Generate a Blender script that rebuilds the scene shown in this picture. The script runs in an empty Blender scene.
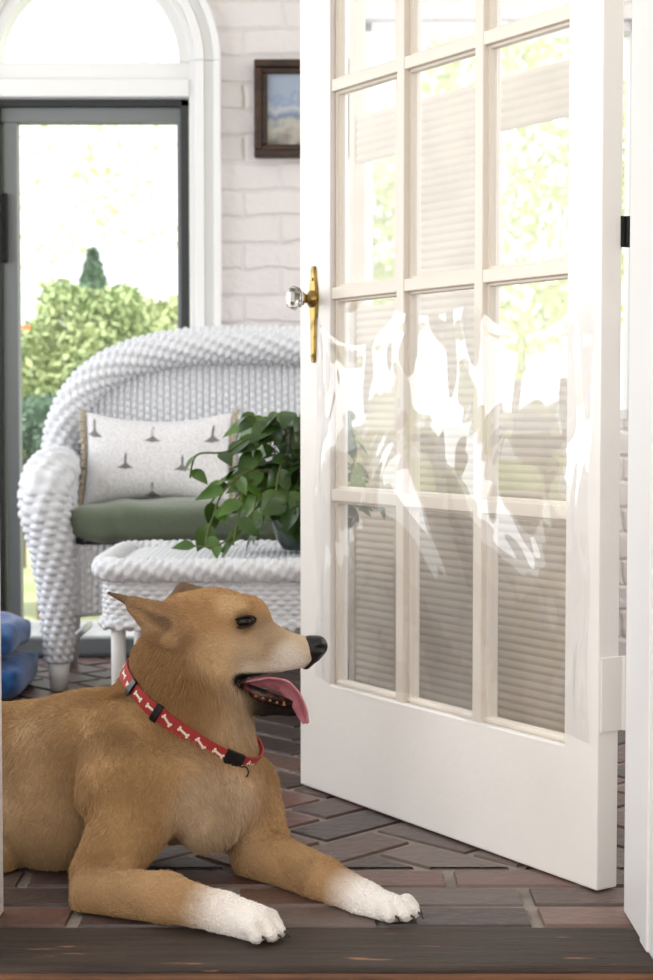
import bpy, math, random
import numpy as np
from mathutils import Vector, Matrix
random.seed(7); rng = np.random.default_rng(7)
S = bpy.context.scene; COL = S.collection
PI = math.pi
F = 1600.0; CAMZ = 0.704; PITCH = math.atan(76/1600)
cp, sp = math.cos(PITCH), math.sin(PITCH)
def P(px, py, Y):                       # point of the place seen at a pixel, at distance Y
    x = (px-326.5)/F; v = -(py-490)/F
    d = np.array([x, cp+v*sp, -sp+v*cp]); d = d*(Y/d[1])
    return np.array([d[0], d[1], CAMZ+d[2]])

# ------------------------------------------------------------------ helpers
class MB:
    def __init__(s): s.v=[]; s.f=[]
    def add(s, verts, faces):
        o=len(s.v); s.v += [tuple(float(c) for c in p) for p in verts]; s.f += [tuple(i+o for i in f) for f in faces]; return s
    def box(s, x0,x1,y0,y1,z0,z1, M=None):
        vs=[(x,y,z) for x in (x0,x1) for y in (y0,y1) for z in (z0,z1)]
        if M is not None: vs=[tuple(M@Vector(p)) for p in vs]
        return s.add(vs, [(0,1,3,2),(4,6,7,5),(0,4,5,1),(2,3,7,6),(0,2,6,4),(1,5,7,3)])
    def tube(s, pts, rad, n=10, cap=True):
        pts=[Vector(p) for p in pts]; m=len(pts)
        if not hasattr(rad,'__len__'): rad=[rad]*m
        t0=(pts[1]-pts[0]).normalized(); up=Vector((0,0,1)) if abs(t0.z)<.9 else Vector((1,0,0))
        nrm=(up-t0*up.dot(t0)).normalized(); vs=[]
        for i,p in enumerate(pts):
            t=(pts[min(i+1,m-1)]-pts[max(i-1,0)]).normalized()
            nrm=(nrm-t*nrm.dot(t)).normalized(); b=t.cross(nrm)
            for k in range(n):
                a=2*PI*k/n; vs.append(p+(nrm*math.cos(a)+b*math.sin(a))*rad[i])
        fs=[(i*n+k,i*n+(k+1)%n,(i+1)*n+(k+1)%n,(i+1)*n+k) for i in range(m-1) for k in range(n)]
        if cap: fs += [tuple(range(n))[::-1], tuple(range((m-1)*n,m*n))]
        return s.add(vs,fs)
    def lathe(s, prof, axis_o, axis_d, n=24):
        o=Vector(axis_o); d=Vector(axis_d).normalized(); up=Vector((0,0,1)) if abs(d.z)<.9 else Vector((1,0,0))
        a=(up-d*up.dot(d)).normalized(); b=d.cross(a); vs=[]
        for (r,h) in prof:
            for k in range(n):
                t=2*PI*k/n; vs.append(o+d*h+(a*math.cos(t)+b*math.sin(t))*r)
        m=len(prof)
        fs=[(i*n+k,i*n+(k+1)%n,(i+1)*n+(k+1)%n,(i+1)*n+k) for i in range(m-1) for k in range(n)]
        fs += [tuple(range(n))[::-1], tuple(range((m-1)*n,m*n))]
        return s.add(vs,fs)
    def ico(s, c, r, n=2, sc=(1,1,1)):
        import bmesh
        bm=bmesh.new(); bmesh.ops.create_icosphere(bm, subdivisions=n, radius=1)
        c=Vector(c); s.add([(c.x+v.co.x*r*sc[0],c.y+v.co.y*r*sc[1],c.z+v.co.z*r*sc[2]) for v in bm.verts],[tuple(v.index for v in f.verts) for f in bm.faces]); bm.free(); return s
    def build(s, name, mat, parent=None, smooth=False, bevel=0, seg=2, sub=0, fixn=True):
        me=bpy.data.meshes.new(name); me.from_pydata(s.v,[],s.f)
        if fixn:
            import bmesh
            bm=bmesh.new(); bm.from_mesh(me); bmesh.ops.recalc_face_normals(bm,faces=bm.faces); bm.to_mesh(me); bm.free()
        me.update(); o=bpy.data.objects.new(name,me); COL.objects.link(o)
        if mat: me.materials.append(mat)
        if smooth: me.polygons.foreach_set('use_smooth',[True]*len(me.polygons))
        if bevel:
            b=o.modifiers.new('b','BEVEL'); b.width=bevel; b.segments=seg; b.limit_method='ANGLE'; b.angle_limit=R(40)
        if sub:
            b=o.modifiers.new('s','SUBSURF'); b.levels=sub; b.render_levels=sub
        if parent is not None:
            o.parent=parent; o.matrix_parent_inverse=Matrix.Translation(-parent.location)
        return o
R=math.radians
def tag(o,label=None,cat=None,group=None,kind=None):
    if label: o['label']=label
    if cat: o['category']=cat
    if group: o['group']=group
    if kind: o['kind']=kind
    return o
def thing(name,loc,label,cat,group=None,kind=None):
    o=bpy.data.objects.new(name,None); COL.objects.link(o); o.location=loc; o.empty_display_size=.05
    return tag(o,label,cat,group,kind)
def npmesh(name, V, Fq, mat, parent=None, smooth=True, tri=False):
    V=np.asarray(V,dtype=np.float32).reshape(-1,3); Fq=np.asarray(Fq,dtype=np.int32); k=Fq.shape[1]
    me=bpy.data.meshes.new(name); me.vertices.add(len(V)); me.vertices.foreach_set('co',V.ravel())
    me.loops.add(Fq.size); me.loops.foreach_set('vertex_index',Fq.ravel())
    me.polygons.add(len(Fq)); me.polygons.foreach_set('loop_start',np.arange(0,Fq.size,k,dtype=np.int32))
    me.update(calc_edges=True); me.validate()
    me.polygons.foreach_set('use_smooth',[smooth]*len(me.polygons))
    me.materials.append(mat); o=bpy.data.objects.new(name,me); COL.objects.link(o)
    if parent is not None:
        o.parent=parent; o.matrix_parent_inverse=Matrix.Translation(-parent.location)
    return o

# ------------------------------------------------------------------ materials
def lin(c): return tuple(((x/255)/12.92 if x/255<=.04045 else (((x/255)+.055)/1.055)**2.4) for x in c)+(1,)
def mat(name, col, rough=.5, metal=0, spec=.5, noise=None, bump=None, trans=0, ior=1.45, emit=None, sheen=0, coat=0, sss=0):
    m=bpy.data.materials.new(name); m.use_nodes=True; nt=m.node_tree; b=nt.nodes['Principled BSDF']
    b.inputs['Base Color'].default_value=lin(col); b.inputs['Roughness'].default_value=rough; b.inputs['Metallic'].default_value=metal
    b.inputs['Specular IOR Level'].default_value=spec; b.inputs['Transmission Weight'].default_value=trans; b.inputs['IOR'].default_value=ior
    b.inputs['Sheen Weight'].default_value=sheen; b.inputs['Coat Weight'].default_value=coat
    if sss: b.inputs['Subsurface Weight'].default_value=sss; b.inputs['Subsurface Scale'].default_value=.01
    tc=nt.nodes.new('ShaderNodeTexCoord')
    if noise:
        c2,scale,lo,hi=noise[:4]
        n=nt.nodes.new('ShaderNodeTexNoise'); n.inputs['Scale'].default_value=scale; n.inputs['Detail'].default_value=6
        mp=nt.nodes.new('ShaderNodeMapping'); mp.inputs['Scale'].default_value=noise[4] if len(noise)>4 else (1,1,1)
        nt.links.new(tc.outputs['Object'],mp.inputs[0]); nt.links.new(mp.outputs[0],n.inputs['Vector'])
        r=nt.nodes.new('ShaderNodeMapRange'); r.inputs[1].default_value=lo; r.inputs[2].default_value=hi
        nt.links.new(n.outputs[0],r.inputs[0])
        mx=nt.nodes.new('ShaderNodeMix'); mx.data_type='RGBA'; mx.inputs[6].default_value=lin(col); mx.inputs[7].default_value=lin(c2)
        nt.links.new(r.outputs[0],mx.inputs[0]); nt.links.new(mx.outputs[2],b.inputs['Base Color'])
    if bump:
        n=nt.nodes.new('ShaderNodeTexNoise'); n.inputs['Scale'].default_value=bump[0]; n.inputs['Detail'].default_value=5
        mp=nt.nodes.new('ShaderNodeMapping'); mp.inputs['Scale'].default_value=bump[2] if len(bump)>2 else (1,1,1)
        nt.links.new(tc.outputs['Object'],mp.inputs[0]); nt.links.new(mp.outputs[0],n.inputs['Vector'])
        bp=nt.nodes.new('ShaderNodeBump'); bp.inputs['Strength'].default_value=bump[1]; bp.inputs['Distance'].default_value=.01
        nt.links.new(n.outputs[0],bp.inputs['Height']); nt.links.new(bp.outputs[0],b.inputs['Normal'])
    return m
def glassmat(name, tint=(1,1,1), haze=.0, wave=None, rough=0.0, ior=1.5, gain=1.0):
    m=bpy.data.materials.new(name); m.use_nodes=True; nt=m.node_tree; nt.nodes.clear()
    out=nt.nodes.new('ShaderNodeOutputMaterial'); tr=nt.nodes.new('ShaderNodeBsdfTransparent'); tr.inputs[0].default_value=(*tint,1)
    gl=nt.nodes.new('ShaderNodeBsdfGlossy'); gl.inputs['Roughness'].default_value=rough
    fr=nt.nodes.new('ShaderNodeLayerWeight'); pw=nt.nodes.new('ShaderNodeMath'); pw.operation='POWER'; pw.inputs[1].default_value=5
    nt.links.new(fr.outputs['Facing'],pw.inputs[0]); r0=((ior-1)/(ior+1))**2*gain; ma=nt.nodes.new('ShaderNodeMath'); ma.operation='MULTIPLY_ADD'; ma.inputs[1].default_value=1-r0; ma.inputs[2].default_value=r0; nt.links.new(pw.outputs[0],ma.inputs[0])
    mx=nt.nodes.new('ShaderNodeMixShader'); nt.links.new(ma.outputs[0],mx.inputs[0]); nt.links.new(tr.outputs[0],mx.inputs[1]); nt.links.new(gl.outputs[0],mx.inputs[2])
    last=mx
    if haze:
        df=nt.nodes.new('ShaderNodeBsdfDiffuse'); df.inputs[0].default_value=(.9,.9,.9,1); m2=nt.nodes.new('ShaderNodeMixShader'); m2.inputs[0].default_value=haze
        nt.links.new(mx.outputs[0],m2.inputs[1]); nt.links.new(df.outputs[0],m2.inputs[2]); last=m2
    if wave:
        tc=nt.nodes.new('ShaderNodeTexCoord'); n=nt.nodes.new('ShaderNodeTexNoise'); n.inputs['Scale'].default_value=wave[0]; n.inputs['Detail'].default_value=1
        nt.links.new(tc.outputs['Object'],n.inputs['Vector']); bp=nt.nodes.new('ShaderNodeBump'); bp.inputs['Strength'].default_value=wave[1]; bp.inputs['Distance'].default_value=.02
        nt.links.new(n.outputs[0],bp.inputs['Height']); nt.links.new(bp.outputs[0],gl.inputs['Normal']); nt.links.new(bp.outputs[0],fr.inputs['Normal'])
    nt.links.new(last.outputs[0],out.inputs[0]); return m
def attrmat(name, attr, rough=.8, spec=.2, bump=None, sheen=0):
    m=mat(name,(200,200,200),rough,spec=spec,bump=bump,sheen=sheen); nt=m.node_tree
    a=nt.nodes.new('ShaderNodeAttribute'); a.attribute_name=attr; nt.links.new(a.outputs['Color'],nt.nodes['Principled BSDF'].inputs['Base Color']); return m

M={}
M['door']=mat('door_paint',(238,234,230),.28,noise=((228,224,220),3,.45,.75),bump=(60,.06))
M['bar']=mat('glazing_bar_shaded',(226,217,205),.35)  # tan shade of the underlit white bars put into their colour
M['trim']=mat('trim_paint',(230,230,230),.35)
M['wicker']=mat('wicker_paint',(222,224,230),.45,bump=(300,.15))
M['wicker_back']=M['wicker']
M['grey_frame']=mat('grey_frame',(118,122,124),.4)
M['dark_frame']=mat('dark_frame',(48,50,52),.45)
M['glass']=glassmat('window_glass',haze=.0)
M['doorglass']=glassmat('door_glass',haze=.06,wave=(5,.08))
M['brass']=mat('aged_brass',(158,132,76),.36,1,noise=((104,84,44),40,.45,.65))
M['crystal']=mat('crystal',(255,255,255),.02,trans=1,ior=1.5)
M['black']=mat('black_metal',(22,22,22),.35,.6)
M['green']=mat('cushion_green',(98,108,90),.9,bump=(120,.3),sheen=.3)
M['pillow']=mat('pillow_linen',(228,227,230),.95,noise=((212,210,212),160,.4,.6),bump=(260,.3))
M['print']=mat('bird_print',(124,120,124),.95)
M['fringe']=mat('tan_fringe',(190,178,160),1,bump=(200,.6))
M['blue']=mat('blue_fabric',(36,98,168),.85,noise=((24,70,132),30,.4,.6),sheen=.4)
M['leaf']=mat('leaf',(38,66,22),.32,spec=.6,noise=((78,112,38),6,.4,.65))
M['vine']=mat('vine',(84,92,40),.6)
M['pot']=mat('glazed_pot',(70,82,72),.2,noise=((44,56,50),12,.4,.6))
M['fr_wood']=mat('frame_wood',(62,40,28),.35,noise=((38,22,14),20,.4,.6,(1,1,6)))
M['screen']=mat('screen_slat',(206,192,173),.8,noise=((190,176,157),8,.4,.65))
M['shrub']=mat('shrub_leaf',(146,170,112),.6,noise=((190,202,150),1.2,.35,.65))
M['shrub2']=mat('conifer',(112,142,118),.7,noise=((92,122,100),2,.4,.6))
M['tree']=mat('tree_leaf',(214,222,170),.6,noise=((232,232,196),1,.35,.65))
M['tree2']=mat('tree_leaf_green',(178,192,120),.6,noise=((214,216,160),1,.35,.65))
M['tree3']=mat('tree_leaf_far',(206,212,160),.6,noise=((222,224,190),1,.35,.65))
M['bark']=mat('bark',(120,104,86),.9,bump=(20,.6))
M['palebark']=mat('pale_bark',(226,220,206),.9,bump=(20,.4))
M['lawn']=mat('lawn',(168,182,130),.95,noise=((206,206,170),1.5,.35,.65),bump=(60,.5))
M['stone']=mat('patio_stone',(206,206,206),.8,noise=((184,184,184),5,.4,.6))
M['flower']=mat('orange_flower',(232,110,60),.7)
M['claw']=mat('claw',(52,44,38),.4)
M['pad']=mat('paw_pad',(38,32,30),.7)
M['nose']=mat('nose_leather',(17,16,18),.32,bump=(500,.25))
M['eye']=mat('eye',(24,14,9),.12,spec=.35)
M['lid']=mat('eyelid',(28,22,18),.5)
M['tongue']=mat('tongue',(202,134,144),.32,noise=((182,110,122),60,.4,.65),bump=(350,.3),sss=.2)
M['mouthin']=mat('gum',(96,52,44),.35,noise=((24,16,16),70,.42,.55))
M['tooth']=mat('tooth',(150,112,76),.35)
M['collar']=mat('collar_red',(164,50,48),.75,bump=(400,.2))
M['bone']=mat('bone_print',(236,222,208),.8)
M['plasticclip']=mat('black_clip',(20,20,22),.35)
M['ceil']=mat('ceiling_paint',(236,236,232),.8)
M['inner']=mat('room_paint',(222,216,206),.8)
M['oldfloor']=mat('room_boards',(120,78,48),.45,noise=((90,56,34),6,.4,.6,(1,12,1)))

# painted brick wall
def brickwall():
    m=mat('painted_brick',(226,219,214),.6); nt=m.node_tree; b=nt.nodes['Principled BSDF']
    tc=nt.nodes.new('ShaderNodeTexCoord'); mp=nt.nodes.new('ShaderNodeMapping'); mp.inputs['Rotation'].default_value=(R(-90),0,0)
    nt.links.new(tc.outputs['Object'],mp.inputs[0])
    nz=nt.nodes.new('ShaderNodeTexNoise'); nz.inputs['Scale'].default_value=9; nz.inputs['Detail'].default_value=4
    nt.links.new(tc.outputs['Object'],nz.inputs['Vector'])
    ad=nt.nodes.new('ShaderNodeMix'); ad.data_type='VECTOR'; ad.inputs[0].default_value=.035
    nt.links.new(mp.outputs[0],ad.inputs[4]); nt.links.new(nz.outputs[1],ad.inputs[5])
    br=nt.nodes.new('ShaderNodeTexBrick'); br.inputs['Scale'].default_value=1
    br.inputs['Brick Width'].default_value=.21; br.inputs['Row Height'].default_value=.073; br.inputs['Mortar Size'].default_value=.010; br.inputs['Mortar Smooth'].default_value=1
    br.inputs['Color1'].default_value=(1,1,1,1); br.inputs['Color2'].default_value=(.75,.75,.75,1); br.inputs['Mortar'].default_value=(0,0,0,1)
    nt.links.new(ad.outputs[1],br.inputs['Vector'])
    n2=nt.nodes.new('ShaderNodeTexNoise'); n2.inputs['Scale'].default_value=28; n2.inputs['Detail'].default_value=6; nt.links.new(tc.outputs['Object'],n2.inputs['Vector'])
    mt=nt.nodes.new('ShaderNodeMath'); mt.operation='MULTIPLY_ADD'; mt.inputs[1].default_value=1.3
    nt.links.new(n2.outputs[0],mt.inputs[0]); nt.links.new(br.outputs[0],mt.inputs[2])
    bp=nt.nodes.new('ShaderNodeBump'); bp.inputs['Strength'].default_value=.45; bp.inputs['Distance'].default_value=.012
    nt.links.new(mt.outputs[0],bp.inputs['Height']); nt.links.new(bp.outputs[0],b.inputs['Normal'])
    mx=nt.nodes.new('ShaderNodeMix'); mx.data_type='RGBA'; mx.inputs[6].default_value=lin((212,206,205)); mx.inputs[7].default_value=lin((218,212,212))
    nt.links.new(br.outputs[0],mx.inputs[0]); nt.links.new(mx.outputs[2],b.inputs['Base Color'])
    return m
M['brickwall']=brickwall()
M['paver']=attrmat('brick_paver','bc',.42,.5,bump=(45,.35))
M['mortar']=mat('mortar',(150,140,132),.9,noise=((118,108,100),10,.4,.65),bump=(90,.5))
def sillwood():
    m=mat('threshold_wood',(66,54,46),.62,noise=((52,40,34),5,.4,.6,(1,14,14)),bump=(30,.5,(1,10,10))); nt=m.node_tree; b=nt.nodes['Principled BSDF']
    prev=b.inputs['Base Color'].links[0].from_socket
    tc=nt.nodes.new('ShaderNodeTexCoord'); mp=nt.nodes.new('ShaderNodeMapping'); mp.inputs['Scale'].default_value=(5,30,30); nt.links.new(tc.outputs['Object'],mp.inputs[0])
    n=nt.nodes.new('ShaderNodeTexNoise'); n.inputs['Scale'].default_value=2; n.inputs['Detail'].default_value=8; nt.links.new(mp.outputs[0],n.inputs['Vector'])
    r=nt.nodes.new('ShaderNodeMapRange'); r.inputs[1].default_value=.64; r.inputs[2].default_value=.70; nt.links.new(n.outputs[0],r.inputs[0])
    mx=nt.nodes.new('ShaderNodeMix'); mx.data_type='RGBA'; mx.inputs[7].default_value=lin((150,108,76)); nt.links.new(prev,mx.inputs[6]); nt.links.new(r.outputs[0],mx.inputs[0]); nt.links.new(mx.outputs[2],b.inputs['Base Color'])
    return m
M['sill']=sillwood()
M['sillface']=mat('threshold_face',(116,76,48),.6,noise=((78,50,34),6,.4,.6,(1,1,12)))
def painting():
    m=mat('painting',(120,140,170),.5); nt=m.node_tree; b=nt.nodes['Principled BSDF']
    tc=nt.nodes.new('ShaderNodeTexCoord'); sx=nt.nodes.new('ShaderNodeSeparateXYZ'); nt.links.new(tc.outputs['Generated'],sx.inputs[0])
    n=nt.nodes.new('ShaderNodeTexNoise'); n.inputs['Scale'].default_value=4.5; n.inputs['Detail'].default_value=5; nt.links.new(tc.outputs['Generated'],n.inputs['Vector'])
    a=nt.nodes.new('ShaderNodeMath'); a.operation='MULTIPLY_ADD'; a.inputs[1].default_value=.6; nt.links.new(n.outputs[0],a.inputs[0]); nt.links.new(sx.outputs[2],a.inputs[2])
    cr=nt.nodes.new('ShaderNodeValToRGB'); e=cr.color_ramp.elements; e[0].position=.12; e[0].color=lin((150,146,150)); e[1].position=1.0; e[1].color=lin((150,162,180))
    for p,c in ((.32,(96,98,82)),(.42,(138,132,128)),(.56,(176,172,160)),(.7,(110,126,152)),(.82,(178,182,186)),(.95,(134,150,174))):
        k=e.new(p); k.color=lin(c)
    nt.links.new(a.outputs[0],cr.inputs[0]); nt.links.new(cr.outputs[0],b.inputs['Base Color']); return m
M['painting']=painting()

# ------------------------------------------------------------------ room shell
YB=4.6                                       # back wall of the porch
Y0,Y1,YS=2.005,2.234,2.172                            # thickness of the wall with the doorway
def st(o,label,cat): return tag(o,label,cat,kind='structure')
# porch floor: mortar bed and laid bricks in one mesh each (surface pattern)
def paver_floor():
    import bmesh
    bm=bmesh.new(); lay=bm.loops.layers.float_color.new('bc')
    pal=[(84,62,56),(100,72,64),(78,64,60),(96,82,76),(70,56,52),(106,82,74),(88,70,66)]
    def brick(cx,cy,ang,L,W,clip=None):
        g=.006; hx,hy=L/2-g,W/2-g; b=.004; c,s=math.cos(ang),math.sin(ang)
        col=lin(random.choice(pal)); k=random.uniform(.8,1.25); col=(col[0]*k,col[1]*k,col[2]*k,1)
        zt=random.uniform(-.0015,.0)
        def V(x,y,z): return bm.verts.new((cx+c*x-s*y,cy+s*x+c*y,z))
        top=[V(x*(hx-b),y*(hy-b),zt) for x,y in((-1,-1),(1,-1),(1,1),(-1,1))]
        bot=[V(x*hx,y*hy,zt-.012) for x,y in((-1,-1),(1,-1),(1,1),(-1,1))]
        fs=[bm.faces.new(top)]+[bm.faces.new((bot[i],bot[(i+1)%4],top[(i+1)%4],top[i])) for i in range(4)]
        for f in fs:
            for l in f.loops: l[lay]=col
    Yb=2.455
    # herringbone field
    w=.105; L=.21; rows=range(-34,34)
    for i in range(-26,26):
        for j in range(-26,26):
            # unit: two bricks (L-shape) on lattice vectors (w,w) and (2w,-2w)... in rotated frame
            for kind in (0,1):
                ox=i*w+j*2*w; oy=i*w-j*2*w
                if kind==0: x,y,a=ox+w,oy+w/2,0
                else: x,y,a=ox+w*.5,oy+w*2,PI/2
                A=R(45); X=math.cos(A)*x-math.sin(A)*y; Y=math.sin(A)*x+math.cos(A)*y+3.5
                if -2.2<X<1.9 and Yb-.25<Y<YB+.2: brick(X,Y,a+A,L,w)
    geom=bm.verts[:]+bm.edges[:]+bm.faces[:]
    bmesh.ops.bisect_plane(bm,geom=geom,plane_co=(0,Yb+.006,0),plane_no=(0,-1,0),clear_outer=True)
    for r in range(3):
        cy=YS+.0467+r*.0933; off=[.0,.0,.11][r]
        for k in range(-12,11): brick(.31+off+k*.215-.02+.11,cy,0,.215,.0933)
    me=bpy.data.meshes.new('floor'); bm.normal_update(); bm.to_mesh(me); bm.free(); me.materials.append(M['paver']); me.materials.append(M['mortar'])
    o=bpy.data.objects.new('floor',me); COL.objects.link(o)
    return o
fl=paver_floor(); st(fl,'worn red brown brick porch floor laid in herringbone with a straight border','floor')
MB().box(-2.2,1.9,YS-.02,YB+.02,-.08,-.005).build('floor_bed',M['mortar'],fl)['label']='grey mortar between the floor bricks'
sl=MB().box(-.9,.9,Y0+.0,YS,-.03,.0).build('trim_1',M['sill'],bevel=.008,seg=3); st(sl,'dark worn wooden door sill with scuffed paint along the bottom of the doorway','sill')
MB().box(-.9,.9,Y0-.012,Y0-.001,-.16,-.006).build('riser',M['sillface'],sl,bevel=.004)['label']='orange brown wooden riser'
fb=MB().box(-2.2,2.2,-2.3,Y0,-.2,-.15).build('floor',M['oldfloor']); st(fb,'boarded floor of the room on the near side of the sill','floor')

# wall with the doorway (white jambs seen edge on)
wf=MB(); wf.box(-2.2,-.60,Y0,Y1-.01,-.15,2.6); wf.box(.56,2.2,Y0,Y1-.01,-.15,2.6); wf.box(-.60,.56,Y0,Y1-.01,2.24,2.6)
st(wf.build('wall_front',M['inner']),'pale plastered wall around the doorway','wall')
jr=MB(); jr.box(.4205,.56,Y0-.02,Y1,-.0,2.24); jr.box(.4175,.43,Y0+.055,Y0+.10,0,2.2)
st(jr.build('trim_2',M['trim'],bevel=.003),'white painted right door jamb beside the hinges','door jamb')
jl=MB(); jl.box(-.60,-.4565,Y0-.02,Y1,0,2.24)
st(jl.build('trim_3',M['trim'],bevel=.003),'white left door jamb beside the dog, seen as a thin strip','door jamb')

# back wall with arched window and sliding window
def W(px): return (px-326.5)/F*YB
def Zp(py): return float(P(326.5,py,YB)[2])
ax=W(91); ro=131/F*YB; ri=89/F*YB; zs=Zp(62); XL,XR=-2.2,1.9; ZT=2.55
def arc(cx,cz,r,n=40,a0=0,a1=PI): return [(cx+r*math.cos(a0+(a1-a0)*i/n),cz+r*math.sin(a0+(a1-a0)*i/n)) for i in range(n+1)]
def prism2d(mb,poly_a,poly_b,y0,y1):      # strip between two xz polylines, thick in y
    n=len(poly_a); vs=[]
    for (x,z) in poly_a: vs+= [(x,y0,z),(x,y1,z)]
    for (x,z) in poly_b: vs+= [(x,y0,z),(x,y1,z)]
    o=2*n; fs=[]
    for i in range(n-1):
        a,b=2*i,2*i+2
        fs+=[(a,b,o+b,o+a),(a+1,o+a+1,o+b+1,b+1),(a,a+1,b+1,b),(o+a,o+b,o+b+1,o+a+1)]
    fs+=[(0,o,o+1,1),(2*n-2,2*n-1,o+2*n-1,o+2*n-2)]
    mb.add(vs,fs)
WR0,WR1=W(362),W(640); WZ0,WZ1=Zp(420),Zp(18)   # window on the right part of the back wall
wb=MB(); hole=arc(ax,zs,ro-.012,40); top=[(min(max(x,ax-ro+.012),ax+ro-.012),ZT) for x,z in hole]
prism2d(wb,hole,top,YB,YB+.18)
wb.box(XL,ax-ro+.012,YB,YB+.18,-.05,ZT); wb.box(ax+ro-.012,WR0,YB,YB+.18,-.05,ZT)
wb.box(WR0,WR1,YB,YB+.18,-.05,WZ0); wb.box(WR0,WR1,YB,YB+.18,WZ1,ZT); wb.box(WR1,XR,YB,YB+.18,-.05,ZT)
wbo=wb.build('wall_back',M['brickwall']); st(wbo,'white painted brick wall at the far side of the porch','wall')
ce=MB().box(XL,XR,Y1-.01,YB+.18,ZT,ZT+.1).build('ceiling',M['ceil']); st(ce,'white porch ceiling','ceiling')
c2=MB().box(-2.2,2.2,-2.3,Y1,2.6,2.7).build('ceiling',M['ceil']); st(c2,'white ceiling of the near room','ceiling')
wr=MB(); wr.box(XR,XR+.1,Y1,YB+.18,-.05,.75); wr.box(XR,XR+.1,Y1,YB+.18,2.1,ZT); wr.box(XR,XR+.1,YB-.3,YB+.18,.75,2.1); wr.box(XR,XR+.1,Y1,Y1+.2,.75,2.1)
st(wr.build('wall_right',M['brickwall']),'white painted brick wall on the right of the porch','wall')
wl=MB(); wl.box(XL-.1,XL,Y1,YB+.18,-.05,.45); wl.box(XL-.1,XL,Y1,YB+.18,2.2,ZT); wl.box(XL-.1,XL,YB-.25,YB+.18,.45,2.2); wl.box(XL-.1,XL,Y1,Y1+.2,.45,2.2)
st(wl.build('wall_left',M['brickwall']),'white painted brick wall on the left of the porch','wall')
nr=MB(); nr.box(-2.3,-2.2,-2.3,Y1,-.15,.7); nr.box(-2.3,-2.2,-2.3,Y1,2.3,2.6); nr.box(-2.3,-2.2,-2.3,-1.6,.7,2.3); nr.box(-2.3,-2.2,1.2,Y1,.7,2.3)
nr.box(2.2,2.3,-2.3,Y1,-.15,2.6)
nr.box(-2.2,-1.5,-2.3,-2.2,-.15,2.6); nr.box(1.5,2.2,-2.3,-2.2,-.15,2.6); nr.box(-1.5,1.5,-2.3,-2.2,-.15,.6); nr.box(-1.5,1.5,-2.3,-2.2,2.4,2.6)
st(nr.build('wall_near',M['inner']),'pale walls of the near room behind the viewer','wall')

# trim round the window: outer moulding with steps
w1=thing('window_1',(ax,YB,0),'tall sliding window in a dark grey frame at the left of the porch','window',kind='structure')
zb=Zp(652)
def jambs(mb,xo,xi,y0,y1,z0,z1):
    for s in(-1,1):
        a,b=sorted((ax+s*xo,ax+s*xi)); mb.box(a,b,y0,y1,z0,z1)
mb=MB()
for r0,r1,dy in ((131,124,.030),(124,115,.020),(115,106,.034),(106,100,.016)):
    s=YB/F
    A=arc(ax,zs,r0*s); Bc=arc(ax,zs,r1*s); prism2d(mb,A,Bc,YB-dy,YB+.02)
    jambs(mb,r0*s,r1*s,YB-dy,YB+.02,zb-.03,zs)
s=YB/F
st(mb.build('trim_4',M['trim'],bevel=.003),'white moulded trim running up and over the arched window','window trim')
# head mullion between arch and slider
mb=MB(); mb.box(ax-101*s,ax+101*s,YB-.02,YB+.07,Zp(98),Zp(80)); mb.box(ax-100*s,ax+100*s,YB+.0,YB+.09,Zp(80),Zp(62))
st(mb.build('trim_5',M['trim'],bevel=.004),'white ledge between the arched window and the sliding window','window trim')
w2=thing('window_2',(ax,YB,zs),'half round arched window above the white ledge','window',kind='structure')
mb=MB(); prism2d(mb,arc(ax,zs,101*s),arc(ax,zs,ri),YB+.0,YB+.08); mb.build('frame',M['trim'],w2,bevel=.003)
A=arc(ax,zs,ri+.01); mb=MB(); prism2d(mb,A,[(x,zs-.01) for x,z in A],YB+.045,YB+.05); mb.build('glass',M['glass'],w2)
# sliding window frame
mb=MB(); X0,X1=ax-100*s,ax+98*s
mb.box(X0,X1,YB+.02,YB+.12,Zp(105),Zp(98)); mb.box(X1-.022,X1,YB+.02,YB+.12,zb,Zp(98)); mb.box(X0,X0+.03,YB+.02,YB+.12,zb,Zp(98)); mb.box(X0,X1,YB+.0,YB+.12,zb-.03,Zp(655))
mb.build('outer_frame',M['dark_frame'],w1,bevel=.002)['label']='near black outer frame'
mb=MB(); a,b=X0+.03,X1-.022; mb.box(a,b,YB+.035,YB+.085,Zp(120),Zp(105)); mb.box(W(4),W(17),YB+.035,YB+.085,Zp(646),Zp(120)); mb.box(b-.012,b,YB+.035,YB+.085,Zp(646),Zp(120)); mb.box(a,b,YB+.035,YB+.085,Zp(656),Zp(640))
mb.build('sash',M['grey_frame'],w1,bevel=.003)['label']='mid grey sliding sash'
MB().box(a,b,YB+.058,YB+.062,Zp(650),Zp(110)).build('glass',M['glass'],w1)
MB().box(W(4)-.004,W(8),YB+.012,YB+.036,Zp(262),Zp(192)).build('latch',M['black'],w1,bevel=.004)['label']='black sash latch'
# right window in the back wall
w3=thing('window_3',(WR0,YB,WZ0),'wide window in the back wall seen through the glazed door','window',kind='structure')
mb=MB(); t=.03
mb.box(WR0,WR1,YB+.04,YB+.12,WZ0,WZ0+t); mb.box(WR0,WR1,YB+.04,YB+.12,WZ1-t,WZ1); mb.box(WR0,WR0+t,YB+.04,YB+.12,WZ0,WZ1); mb.box(WR1-t,WR1,YB+.04,YB+.12,WZ0,WZ1)
mb.build('frame',M['trim'],w3,bevel=.003); MB().box(WR0,WR1,YB+.078,YB+.082,WZ0,WZ1).build('glass',M['glass'],w3)

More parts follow.
